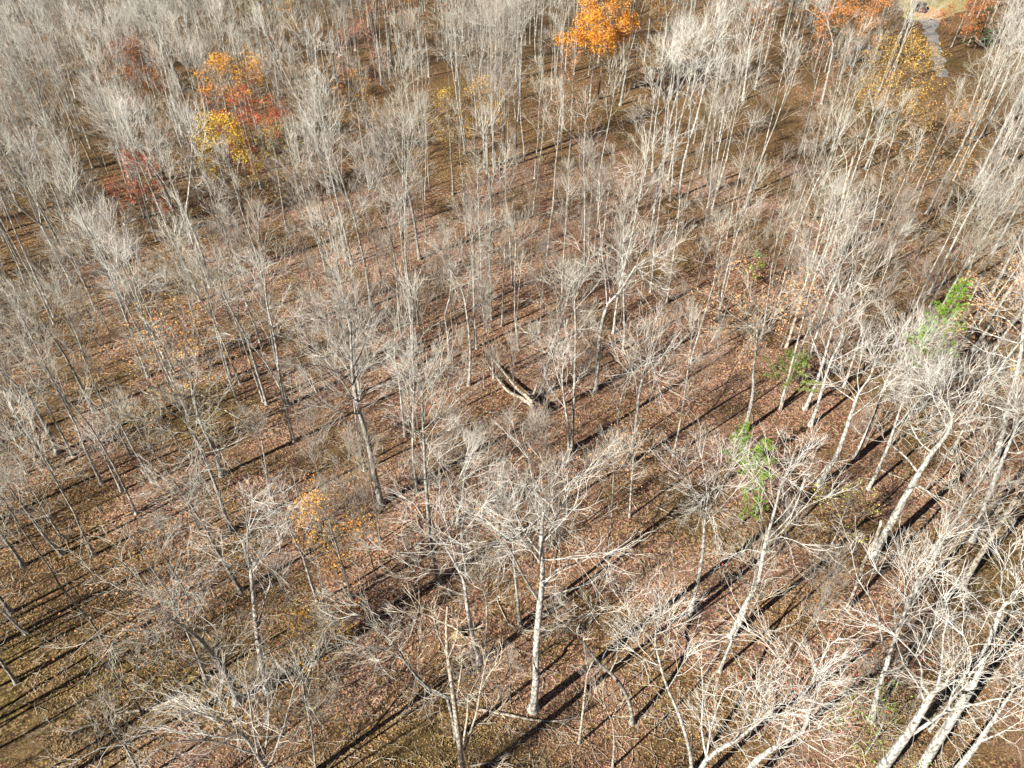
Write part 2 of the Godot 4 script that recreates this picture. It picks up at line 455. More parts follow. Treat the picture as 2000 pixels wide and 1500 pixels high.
# label, crop, style, butt radius, trunk, limbs, options: n limbs added, cr reach, cs crown start, ext metres of trunk above the last traced point, leaf
func heroes() -> Array:
	return [
		["big straight pale tree rising from a dark shadow beside a long fallen pole", "H", "white", 0.27, [1120,1165, 1135,1000, 1135,850, 1150,650, 1165,500, 1170,400, 1165,300, 1165,200, 1175,80, 1178,-60, 1172,-200], [[1160,520, 1240,400, 1390,350], [1145,560, 1060,420, 1000,300, 940,200], [1165,560, 1260,525, 1400,480], [1168,320, 1080,200, 1010,60], [1165,250, 1260,150, 1340,60], [1170,380, 1120,300, 1060,250]], {"n": 10, "cr": 3.0, "cs": 0.52, "leaf": [0.05, 1, 0.12, RUST]}],
		["white forked tree with two pale stems next to the tan stump mound", "H", "white", 0.19, [820,905, 780,760, 750,600, 735,470, 700,390, 650,300, 600,220, 480,170, 380,130], [[735,470, 745,410, 730,330, 715,200, 730,100, 720,0, 740,-160], [700,390, 690,280, 640,180, 600,80], [650,300, 560,290, 430,300, 330,290], [715,200, 790,110, 850,20], [600,220, 520,120, 440,60]], {"n": 5, "cr": 2.4, "cs": 0.55}],
		["slim pale stem standing just beside the white forked tree", "H", "pole", 0.08, [845,890, 860,700, 855,560, 830,480, 850,380], [], {"n": 4, "cr": 1.2, "cs": 0.6}],
		["dark trunked tree behind the white forked tree with a tall white twig column", "E", "fan", 0.18, [590,1846, 545,1600, 520,1300, 510,1100, 500,900, 500,700, 490,520], [[510,1080, 580,960, 650,880, 690,790], [505,950, 450,820, 430,700], [505,1000, 600,900, 640,760], [500,850, 560,740, 600,650], [520,1250, 600,1150, 690,1090], [510,1150, 440,1030, 420,930]], {"n": 13, "cr": 2.3, "cs": 0.38}],
		["many stemmed grey tree with a dense crown by the golden sapling", "G", "white", 0.22, [1495,1060, 1465,930, 1440,800, 1425,650, 1410,500, 1400,400, 1385,330, 1350,230, 1290,110, 1250,0], [[1440,730, 1470,590, 1510,460, 1550,330, 1570,250], [1385,330, 1380,200, 1400,100, 1410,0], [1390,400, 1300,340, 1220,310], [1400,420, 1470,330, 1540,260], [1350,230, 1400,150, 1440,60]], {"n": 5, "cr": 1.7, "cs": 0.5}],
		["large grey trunked tree with a broad silver fan crown over the clearing", "E", "fan", 0.27, [270,1415, 230,1230, 200,1080, 165,950, 140,870, 115,720, 105,600, 100,450, 90,300, 80,180], [[140,870, 60,740, 0,650, -80,560, -150,480], [140,870, 200,780, 300,740], [115,720, 190,640, 250,560, 310,540], [105,620, 30,480, -40,380], [120,760, 40,690, -70,640, -180,640], [100,480, 170,380, 200,270], [115,700, 200,580, 230,450], [130,820, 50,800, -60,760], [105,560, 150,440, 140,320]], {"n": 14, "cr": 3.4, "cs": 0.42}],
		["dead many armed tan snag with bare broken stubs beside the long fallen pole", "H", "dead", 0.22, [730,1600, 715,1450, 705,1350, 680,1150, 660,1000, 640,850, 635,700, 640,600], [[735,1400, 800,1200, 820,1080, 850,930], [820,1080, 860,1000, 905,930], [720,1400, 750,1220, 757,1090], [690,1120, 710,1000, 720,930], [640,900, 690,780, 700,700], [640,850, 590,760, 560,640]], {"n": 5, "cr": 2.2, "cs": 0.5, "live": 0.6}],
		["arched bare limb tree bending away over the litter beside the dead snag", "H", "oak", 0.14, [690,1330, 640,1110, 560,1070, 470,990, 400,900, 340,800, 270,750, 180,720], [[400,900, 330,870, 260,900], [340,800, 250,700, 200,590], [270,750, 180,660, 130,640]], {"n": 7, "cr": 1.7, "cs": 0.35}],
		["crooked dark stemmed tree with a zigzag trunk and one long side limb", "H", "oak", 0.15, [1670,1250, 1660,1150, 1610,1040, 1550,970, 1490,920, 1430,840, 1380,770, 1365,720, 1440,640, 1490,560, 1500,480], [[1490,920, 1540,820, 1620,740, 1740,650, 1830,560, 1900,430], [1550,960, 1570,920, 1580,900], [1620,740, 1700,620, 1760,520], [1540,840, 1640,850, 1720,900]], {"n": 5, "cr": 1.8, "cs": 0.6}],
		["thin dead tan pole leaning against the crooked zigzag tree", "H", "dead", 0.085, [1375,1360, 1400,1150, 1420,980, 1445,920, 1455,900], [[1425,960, 1410,860, 1400,780]], {"n": 0, "cs": 0.7, "live": 0.0}],
		["thin dead stem with a bare hooked top below the zigzag tree", "H", "dead", 0.07, [1560,1500, 1570,1380, 1565,1270, 1540,1200, 1515,1145], [], {"n": 2, "cr": 0.8, "cs": 0.5, "live": 0.2}],
		["white stemmed tree with a bushy top growing next to the zigzag tree", "H", "white", 0.14, [2000,1520, 1995,1420, 1940,1220, 1870,1060, 1830,930, 1800,800, 1810,650, 1830,520], [[1870,1060, 1930,960, 1970,880], [1830,930, 1750,900, 1680,850], [1800,800, 1870,720, 1900,640]], {"n": 7, "cr": 1.9, "cs": 0.5}],
		["massive white tree with a thick fork and sweeping pale limbs", "I", "white", 0.33, [1000,1780, 1230,1470, 1330,1340, 1450,1150, 1500,1070, 1600,1010, 1720,920, 1840,880], [[1330,1340, 1440,1270, 1540,1200, 1620,1165, 1750,1140, 1880,1110, 2000,1160], [1480,1090, 1430,1040, 1430,960, 1400,880, 1280,760], [1510,1060, 1540,940, 1550,760, 1580,640, 1560,560], [1580,1170, 1600,1080, 1690,960, 1700,850, 1660,760], [1540,1200, 1620,1090, 1720,1010], [1280,760, 1220,720, 1150,700], [1400,880, 1460,800, 1500,700]], {"n": 5, "cr": 2.2, "cs": 0.5}],
		["very thick pale leaning trunk behind the massive white forked tree", "I", "white", 0.31, [1360,1600, 1530,1330, 1700,1060, 1780,860, 1820,760, 1870,620, 1940,530, 2010,440, 2100,330], [[1940,530, 1960,450, 1900,380, 1860,310], [1870,620, 1950,660, 2010,740], [2010,440, 1980,330, 2000,240]], {"n": 6, "cr": 2.6, "cs": 0.6}],
		["pale trunk at the foot of the massive white tree, leaning the same way", "I", "white", 0.24, [1560,1580, 1650,1480, 1750,1350, 1850,1200, 1950,1050, 2060,900], [[1850,1200, 1880,1080, 1960,1000], [1750,1350, 1860,1310, 1980,1240]], {"n": 6, "cr": 2.2, "cs": 0.5, "leaf": [0.05, 1, 0.13, RUST]}],
		["white tree with a narrow brush of upright twigs and a forked side stem", "I", "white", 0.20, [1150,1230, 1190,1050, 1235,920, 1270,800, 1320,670, 1360,570, 1400,470, 1430,350, 1450,230], [[1235,900, 1200,750, 1180,640, 1130,530, 1070,440, 1040,300], [1360,570, 1290,500, 1220,440, 1180,400], [1345,640, 1480,600, 1560,540], [1400,470, 1350,380, 1330,290], [1400,470, 1480,380, 1530,260], [1430,350, 1500,280, 1560,220]], {"n": 9, "cr": 2.0, "cs": 0.55}],
		["short broken dead snag leaning over, bleached pale tan", "I", "dead", 0.16, [1015,610, 1060,500, 1110,340, 1170,230, 1205,120], [], {"n": 1, "cr": 0.8, "cs": 0.5, "live": 0.0, "thick": true}],
		["thick bleached snag with a snapped top standing clear over black shadow", "I", "dead", 0.25, [1655,480, 1720,370, 1800,240, 1880,120, 1960,-10], [], {"n": 2, "cr": 0.6, "cs": 0.7, "live": 0.0, "thick": true}],
		["broad white tree with long curling side limbs above a thick pale trunk", "F", "white", 0.30, [1160,1700, 1280,1480, 1380,1300, 1440,1200, 1500,1110, 1560,1040, 1600,950, 1620,880, 1600,780, 1590,690], [[1410,1240, 1350,1160, 1280,1100, 1220,1050], [1500,1130, 1430,1080, 1380,1000, 1360,930], [1620,880, 1700,830, 1760,850, 1840,870], [1540,1130, 1610,1180, 1640,1250, 1620,1330], [1600,950, 1560,850, 1480,800], [1600,800, 1680,740, 1700,680], [1390,1300, 1460,1340, 1530,1390]], {"n": 8, "cr": 2.8, "cs": 0.6}],
		["long straight white trunk crossing dark shade beside the broad white tree", "F", "white", 0.23, [1709,1611, 1760,1480, 1850,1240, 1900,1120, 1960,980, 2000,900, 2060,770], [[1900,1120, 1960,1130, 2010,1110]], {"n": 5, "cr": 2.2, "cs": 0.7}],
		["thick white tree with a steep split crown beside the leaning double trunks", "F", "white", 0.23, [857,1300, 950,1150, 990,1050, 1030,930, 1060,840, 1080,790, 1130,720, 1210,560, 1250,450], [[1080,790, 1070,700, 1090,600, 1100,500], [1060,840, 1000,800, 930,750], [1130,720, 1220,690, 1300,640], [1030,930, 1120,860, 1200,790]], {"n": 7, "cr": 2.2, "cs": 0.55}],
		["one of two long leaning white trunks, the slimmer one", "F", "white", 0.17, [1060,1150, 1110,1040, 1170,900, 1220,760, 1290,600, 1330,480, 1370,380], [[1290,600, 1290,500, 1250,400], [1220,760, 1300,700, 1380,650]], {"n": 7, "cr": 2.2, "cs": 0.5}],
		["pale oak holding a tuft of tan brown leaves in a spreading crown", "F", "oak", 0.22, [440,1005, 470,890, 490,780, 490,660, 510,500, 510,430, 530,340, 540,260], [[505,440, 440,400, 360,350, 310,290], [520,420, 600,370, 680,310, 730,280], [490,500, 450,440, 380,420], [530,340, 480,270, 460,200], [530,340, 610,270, 650,230], [515,400, 560,330, 620,330]], {"n": 5, "cr": 1.8, "cs": 0.66, "leaf": [0.4, 2, 0.15, TAN]}],
		["tall pale leaning tree above the wispy green pine", "F", "white", 0.18, [780,880, 840,740, 880,620, 930,440, 990,280, 1040,130, 1080,0, 1110,-90], [[930,440, 900,330, 890,240], [930,440, 1030,380, 1100,320], [990,280, 920,200, 880,130]], {"n": 7, "cr": 2.4, "cs": 0.5}],
		["close companion of the tall pale leaning tree, with a cleft trunk", "F", "white", 0.19, [810,970, 850,860, 880,750, 920,620, 970,520, 1010,420, 1060,330], [[880,750, 860,600, 810,470, 800,400], [920,620, 1000,580, 1080,540]], {"n": 7, "cr": 2.1, "cs": 0.5}],
		["white tree with a vase of steep twigs beside the small green pines", "F", "fan", 0.17, [128,2046, 180,1850, 210,1650, 220,1500, 240,1350, 255,1230, 262,1120], [[220,1500, 170,1380, 130,1250, 110,1180], [225,1470, 300,1340, 350,1240, 370,1170], [235,1400, 220,1260, 200,1160], [230,1420, 270,1300, 310,1180], [220,1530, 320,1420, 400,1330]], {"n": 7, "cr": 1.7, "cs": 0.55, "col": "white"}],
		["pale clumped tree with a high forked crown and curling low branches", "I", "white", 0.20, [370,760, 440,600, 520,450, 545,300, 575,180, 610,60, 640,-70, 680,-220, 720,-330], [[570,250, 660,170, 770,50, 900,-10], [560,240, 650,210, 760,250], [545,300, 460,280, 400,300], [610,60, 540,-60, 480,-170, 460,-240], [640,-70, 730,-190, 800,-280], [570,220, 700,90, 760,-60]], {"n": 7, "cr": 2.2, "cs": 0.55}],
		["slender white stem rising close beside the pale clumped tree", "I", "pole", 0.11, [300,960, 370,790, 440,640, 490,470, 510,330, 520,200], [], {"n": 6, "cr": 1.5, "cs": 0.55}],
		["bushy pinkish white tree with red leaf remnants over a curved dark limb", "I", "white", 0.22, [400,1680, 480,1490, 560,1420, 620,1380, 760,1300, 800,1200, 830,1100, 860,1000, 880,900], [[620,1380, 650,1280, 690,1180, 800,1050, 870,960], [760,1300, 850,1280, 950,1220], [690,1180, 640,1050, 640,900, 590,780], [800,1050, 870,900, 930,800], [640,900, 540,780, 470,740]], {"n": 12, "cr": 2.1, "cs": 0.42, "leaf": [0.05, 1, 0.11, REDS]}],
		["white limbed tree spreading low beside the bushy pinkish tree", "I", "white", 0.18, [130,1640, 230,1450, 370,1360, 500,1260, 640,1150, 720,1060], [[230,1450, 200,1280, 210,1100, 200,950], [370,1360, 440,1250, 460,1150], [230,1430, 260,1250, 330,1060]], {"n": 9, "cr": 1.9, "cs": 0.35}],
		["wide low crown of radiating white limbs above a hidden grey trunk", "G", "white", 0.21, [1560,1660, 1500,1530, 1440,1430, 1380,1340, 1300,1270, 1200,1200, 1120,1130], [[1440,1430, 1410,1250, 1390,1100, 1380,1050], [1470,1470, 1500,1250, 1490,1100], [1500,1500, 1590,1250, 1640,1050], [1440,1430, 1330,1390, 1200,1350, 1000,1350, 900,1380], [1380,1340, 1290,1340, 1130,1310, 960,1300], [1300,1270, 1230,1230, 1080,1180]], {"n": 8, "cr": 1.9, "cs": 0.4, "col": "white"}],
		["bent brown leaved oak arching across the mossy ground", "G", "oak", 0.26, [1330,1130, 1290,1030, 1230,920, 1130,800, 1040,720, 950,670, 850,640, 750,600], [[1230,900, 1190,830, 1240,780, 1080,710], [1040,720, 960,560, 830,360, 760,250], [1040,720, 1050,560, 980,420, 900,300], [950,670, 830,520, 680,350], [850,640, 720,640, 600,700, 480,800], [950,670, 820,570, 640,480, 500,390], [850,640, 680,740, 620,820], [1130,800, 1140,620, 1060,500], [1230,920, 1290,860, 1330,770]], {"n": 8, "cr": 2.8, "cs": 0.35, "leaf": [0.22, 1, 0.14, RUST]}],
		["short dark trunk just behind the bent brown leaved oak", "G", "oak", 0.14, [1150,1000, 1120,920, 1080,820, 1000,650, 940,520], [], {"n": 6, "cr": 1.8, "cs": 0.5, "leaf": [0.15, 1, 0.13, RUST]}],
		["thin grey tree with a leafless whip top on the mossy ground", "G", "sapling", 0.07, [790,1190, 730,1080, 660,1000, 600,900, 560,830], [[730,1080, 770,960, 820,850]], {"n": 4, "cr": 1.2, "cs": 0.4}],
		["dark leaning tree cut by deep shade on the open brown ground", "G", "oak", 0.12, [800,1560, 760,1490, 700,1380, 640,1310, 580,1200], [[700,1380, 760,1320, 800,1250], [700,1370, 560,1390, 450,1450]], {"n": 4, "cr": 1.5, "cs": 0.5}],
		["tall thin pale stem with a starry twig top over the leaf litter", "G", "pole", 0.08, [1770,1560, 1760,1490, 1740,1300, 1700,1100, 1680,950, 1675,850], [[1700,1020, 1750,1000, 1790,980]], {"n": 5, "cr": 1.2, "cs": 0.55}],
		["thin grey stem without branches next to the golden sapling", "G", "pole", 0.065, [1890,830, 1850,680, 1800,480, 1770,360], [], {"n": 2, "cr": 0.9, "cs": 0.7}],
		["pale twiggy tree with long shadow between the golden sapling and grey tree", "G", "white", 0.12, [1775,580, 1730,450, 1690,320, 1620,180, 1590,80, 1570,-40], [[1690,320, 1700,180, 1690,60], [1620,180, 1540,150, 1450,160]], {"n": 7, "cr": 2.0, "cs": 0.5}],
		["grey leaning tree standing behind the many stemmed grey tree", "G", "oak", 0.17, [1345,510, 1280,400, 1200,270, 1140,150, 1080,60, 1020,-60, 960,-180], [[1140,150, 1060,110, 960,100], [1080,60, 1110,-40, 1120,-150]], {"n": 8, "cr": 2.6, "cs": 0.5}],
		["oak with amber leaves scattered through its dark limbs", "D", "oak", 0.20, [1240,1250, 1180,1080, 1120,960, 1080,820, 1060,700, 1020,640, 960,540, 900,440], [[1060,700, 960,700, 860,660], [1020,640, 920,540, 850,450], [1060,700, 1140,640, 1200,600], [1080,820, 1160,780, 1230,700], [1020,640, 1040,520, 1040,430], [1080,820, 960,800, 900,780]], {"n": 8, "cr": 2.6, "cs": 0.5, "leaf": [0.2, 2, 0.14, [Color(0.60, 0.30, 0.07), Color(0.55, 0.36, 0.08), Color(0.58, 0.22, 0.08)]]}],
		["gnarled grey tree with corkscrew limbs close by the amber oak", "D", "oak", 0.19, [1300,1560, 1260,1480, 1200,1300, 1130,1130, 1090,1030, 1040,950, 1000,880], [[1130,1130, 1220,1110, 1290,1080], [1090,1030, 1000,1000, 920,960, 860,930], [1090,1030, 1100,900, 1080,800, 1090,740], [1100,1000, 1180,920, 1250,800], [1000,880, 930,820, 870,760]], {"n": 7, "cr": 2.3, "cs": 0.5}],
		["tall dark trunk leaning steeply through the shaded brown ground", "D", "oak", 0.17, [530,900, 470,790, 400,650, 340,550, 250,420, 180,320, 120,220], [[250,420, 300,350, 330,270], [340,550, 330,430, 380,350]], {"n": 8, "cr": 2.6, "cs": 0.55}],
		["short legged dark trunk on mossy yellow ground", "D", "oak", 0.15, [375,860, 320,760, 270,690, 200,570, 130,450, 80,350], [], {"n": 8, "cr": 2.4, "cs": 0.5}],
		["contorted grey tree with white curling limbs and a forked leader", "D", "oak", 0.20, [320,1130, 290,1050, 200,880, 150,800, 60,720, 0,660, -60,590], [[200,880, 215,750, 240,650, 330,600], [215,750, 290,690, 360,640], [150,800, 60,870, -20,900], [200,880, 120,860, 80,800]], {"n": 6, "cr": 2.3, "cs": 0.5}],
		["straight dark trunk beside deep shadow bands", "D", "oak", 0.14, [740,460, 690,330, 620,180, 560,60, 510,-40, 470,-130], [], {"n": 8, "cr": 2.4, "cs": 0.55}],
		["slim dark leaning trunk with a clear bole", "D", "pole", 0.12, [475,600, 440,500, 400,400, 350,290, 300,180, 260,90], [], {"n": 7, "cr": 1.9, "cs": 0.6}],
		["single slim leaning tree on a sunny strip with a clear bole", "D", "pole", 0.13, [1340,740, 1290,620, 1220,450, 1150,320, 1050,170, 980,60], [], {"n": 7, "cr": 2.0, "cs": 0.6}],
		["slender pair member, the tall grey pole leaning over sunlit litter", "D", "pole", 0.14, [1490,855, 1430,660, 1380,500, 1330,400, 1250,250, 1200,50, 1170,-60], [[1330,400, 1330,280, 1300,150]], {"n": 8, "cr": 2.0, "cs": 0.55}],
		["closely paired slim twin of the tall grey pole", "D", "pole", 0.11, [1470,840, 1400,640, 1340,460, 1270,290, 1230,130], [], {"n": 6, "cr": 1.6, "cs": 0.6}],
		["pale tree with one curling side limb next to the broad silver tree", "D", "white", 0.17, [1640,1060, 1590,870, 1560,700, 1545,560, 1520,430, 1490,300, 1470,100, 1450,-30], [[1545,500, 1570,420, 1640,370], [1520,430, 1440,350, 1390,290], [1490,300, 1560,290, 1600,300], [1570,780, 1480,620, 1380,510, 1290,470]], {"n": 8, "cr": 2.0, "cs": 0.55}],
		["bare pole leaning over the brown slope with a twig tuft", "D", "pole", 0.085, [1510,1370, 1490,1240, 1460,1060, 1440,900], [], {"n": 3, "cr": 0.9, "cs": 0.7}],
		["low pale tree with a candelabra of white twigs in brush", "D", "white", 0.12, [680,1340, 620,1220, 570,1120, 520,1030], [[620,1220, 650,1120, 660,1060], [600,1180, 540,1150, 480,1120]], {"n": 7, "cr": 1.7, "cs": 0.35}],
		["grey leaning tree on brown litter with shaded trunk", "D", "pole", 0.12, [850,1290, 790,1180, 740,1100, 680,980, 630,870], [], {"n": 7, "cr": 1.9, "cs": 0.5}],
		["long dark leaning trunk over striped shadows on open ground", "G", "oak", 0.16, [350,305, 260,220, 180,110, 100,0, 30,-100, -40,-210], [[180,110, 230,20, 270,-80]], {"n": 8, "cr": 2.5, "cs": 0.5}],
		["thin pale stem beside the long dark leaning trunk", "G", "pole", 0.085, [380,230, 330,190, 270,100, 210,0, 160,-90], [], {"n": 5, "cr": 1.5, "cs": 0.5}],
		["stout dark trunk rooted among straight parallel shadows", "G", "oak", 0.15, [130,370, 70,280, 0,190, -60,100, -130,-20], [], {"n": 8, "cr": 2.4, "cs": 0.5}],
		["dark trunk foot on the open ground with a hidden crown", "G", "oak", 0.15, [60,630, 0,550, -70,440, -150,310], [], {"n": 8, "cr": 2.4, "cs": 0.5}],
		["dark short trunk casting one long straight shadow on bare litter", "G", "oak", 0.13, [90,1020, 30,940, -60,810, -150,680], [], {"n": 7, "cr": 2.2, "cs": 0.5}],
		["slim curved tree with a pale leg by the fallen double log", "E", "pole", 0.14, [760,750, 768,550, 745,330, 715,200, 650,90, 610,0, 570,-100], [[740,320, 760,180, 780,60]], {"n": 8, "cr": 2.0, "cs": 0.55}],
		["straight grey trunk between thinner poles in the sunlit clearing", "E", "pole", 0.17, [800,540, 790,350, 785,150, 780,0, 775,-150, 770,-260], [], {"n": 9, "cr": 2.2, "cs": 0.55}],
		["straight tall pole standing alone in striped shade", "E", "pole", 0.11, [885,380, 880,150, 870,0, 865,-130, 862,-260], [], {"n": 7, "cr": 1.8, "cs": 0.6}],
		["slim mottled pole second from the Y shaped pole", "E", "pole", 0.11, [945,420, 950,250, 960,0, 962,-150], [], {"n": 7, "cr": 1.8, "cs": 0.55}],
		["Y shaped slender pole forking near its pointed foot", "E", "pole", 0.12, [1038,550, 1022,420, 1015,300, 1020,0, 1022,-120, 1025,-240], [[1022,420, 1032,300, 1045,150, 1060,0, 1075,-150]], {"n": 7, "cr": 1.7, "cs": 0.55}],
		["wavy dark pole with an S bent trunk", "E", "pole", 0.12, [650,610, 640,450, 625,360, 655,250, 660,100, 640,0, 620,-100], [], {"n": 7, "cr": 1.8, "cs": 0.55}],
		["leaning white dead pole propped beside the fallen double log", "E", "dead", 0.10, [1108,830, 1160,690, 1210,560, 1260,420, 1300,310], [], {"n": 1, "cr": 0.8, "cs": 0.7, "live": 0.2}],
		["mossy grey trunk next to the leaning white dead pole", "E", "oak", 0.17, [1165,800, 1190,680, 1220,560, 1260,440, 1300,310, 1330,180, 1350,40], [[1220,560, 1290,570, 1350,640], [1225,550, 1150,480, 1090,460]], {"n": 9, "cr": 2.4, "cs": 0.5}],
		["great pale tree parting into two white leaders above the clearing", "E", "white", 0.23, [1465,780, 1480,620, 1490,480, 1510,370, 1540,290, 1600,230, 1680,100, 1780,0, 1830,-80], [[1530,300, 1520,150, 1500,0, 1490,-150, 1480,-230], [1600,230, 1590,100, 1620,-50], [1680,100, 1780,80, 1860,20], [1520,150, 1450,60, 1380,0]], {"n": 11, "cr": 2.7, "cs": 0.5}],
		["straight slim grey trunk near the great parted tree", "E", "pole", 0.14, [1335,1100, 1345,850, 1352,600, 1355,450, 1350,300, 1345,150, 1340,20], [[1352,600, 1300,520, 1240,470]], {"n": 8, "cr": 2.0, "cs": 0.55}],
		["pale twiggy tree crowding close beside the straight slim grey trunk", "E", "white", 0.14, [1318,1130, 1310,950, 1290,830, 1280,700, 1290,600, 1290,480], [[1300,880, 1220,780, 1180,700], [1290,800, 1250,690, 1230,600]], {"n": 8, "cr": 1.9, "cs": 0.45}],
		["white vase shaped tree with steep twin leaders by crossing sticks", "E", "fan", 0.17, [1660,1180, 1690,1000, 1702,850, 1730,700, 1765,600, 1800,500, 1820,420], [[1700,860, 1690,720, 1650,620, 1620,540], [1730,700, 1800,640, 1860,560], [1725,720, 1720,600, 1700,480]], {"n": 10, "cr": 2.2, "cs": 0.5, "col": "white"}],
		["tall slim tree leaning over two crossing fallen sticks", "E", "pole", 0.11, [1900,1140, 1930,1000, 1960,830, 1990,600, 2010,400, 2020,260], [], {"n": 7, "cr": 1.8, "cs": 0.6}],
		["slim grey tree with a bowed white side branch in the clearing", "E", "pole", 0.13, [405,1035, 385,880, 370,720, 345,600, 350,450, 360,330], [[370,720, 410,640, 430,590], [365,700, 330,600, 300,530]], {"n": 7, "cr": 1.9, "cs": 0.5}],
		["slim tree on the double shadow line near the crossing sticks", "H", "pole", 0.11, [1525,335, 1545,200, 1560,0, 1570,-200, 1580,-350], [], {"n": 7, "cr": 1.8, "cs": 0.55, "leaf": [0.08, 1, 0.13, TAN]}],
		["short white footed pole near a dark hollow stub", "H", "pole", 0.085, [1655,100, 1665,-60, 1675,-200, 1680,-330], [], {"n": 6, "cr": 1.5, "cs": 0.5, "leaf": [0.10, 1, 0.13, TAN]}],
		["dense twiggy grey tree close to the dark trunk with a white twig column", "E", "fan", 0.13, [700,1520, 690,1400, 700,1290, 740,1190, 790,1110], [[690,1400, 640,1280, 600,1190], [700,1300, 790,1230, 860,1200]], {"n": 8, "cr": 1.9, "cs": 0.3, "col": "white"}],
		["bushy pale tree standing next to the big straight pale tree", "H", "fan", 0.13, [1045,690, 1025,500, 1010,330, 1000,180, 980,60, 960,-60], [[1020,450, 960,300, 920,180]], {"n": 10, "cr": 2.0, "cs": 0.45}],
		["high dead twin topped snag with bleached tan sides", "C", "dead", 0.22, [930,1450, 965,1250, 1000,1050, 1030,950, 1050,870], [[1010,1000, 1010,900, 990,840], [1050,880, 1075,840, 1110,790], [1045,900, 1065,850, 1065,780]], {"n": 1, "cr": 0.8, "cs": 0.7, "live": 0.0, "thick": true}],
		["tall forked pale tree with spreading white arms among thin poles", "B", "white", 0.22, [1770,1360, 1800,1130, 1830,930, 1850,790], [[1850,790, 1820,690, 1790,600, 1780,500], [1850,790, 1890,700, 1950,640, 1990,560], [1840,830, 1900,770, 1970,740], [1850,790, 1860,650, 1850,560]], {"n": 5, "cr": 2.6, "cs": 0.75}],
		["large silver blue tree with a huge fan of feathery twigs", "A", "fan", 0.24, [1010,1290, 940,1110, 870,970, 790,850, 710,750, 660,670, 600,590], [[870,970, 760,860, 640,790, 540,760], [790,850, 800,720, 780,620], [790,850, 680,800, 560,700, 480,640], [710,750, 700,640, 680,560], [870,970, 850,830, 840,710]], {"n": 14, "cr": 3.6, "cs": 0.42}],
		["broad vase shaped silver tree of many steep limbs", "B", "fan", 0.24, [905,930, 890,700, 885,520, 880,430], [[885,520, 800,420, 730,330, 690,260], [885,520, 860,380, 820,250, 800,150], [885,500, 890,350, 900,200, 890,100], [885,500, 940,380, 970,260, 980,150], [885,540, 960,460, 1040,420]], {"n": 10, "cr": 3.2, "cs": 0.6, "col": "white"}],
		["white tree with antler like limbs against rusty crowns", "C", "white", 0.20, [430,560, 455,380, 475,230, 490,160, 520,50, 540,-30], [[475,230, 440,130, 400,60], [490,160, 560,110, 600,60], [480,200, 430,190, 370,200]], {"n": 5, "cr": 2.2, "cs": 0.6}],
		["leaning white tree with a clean bole below a forked crown", "C", "white", 0.19, [870,580, 910,400, 935,250, 910,150, 890,50, 900,-40], [[935,250, 980,170, 1040,100], [910,150, 850,90, 800,60]], {"n": 6, "cr": 2.4, "cs": 0.6}],
		["tan leaved oak with long pale limbs reaching over the pine", "F", "white", 0.24, [1830,1210, 1930,800, 1985,560, 1998,370, 2010,200, 2020,60], [[1965,620, 1860,580, 1780,560, 1700,510], [1985,520, 1850,480, 1750,440], [1995,400, 1900,330, 1820,260], [1990,470, 1900,380, 1840,360]], {"n": 5, "cr": 1.7, "cs": 0.55, "leaf": [0.3, 2, 0.15, TAN]}],
	]

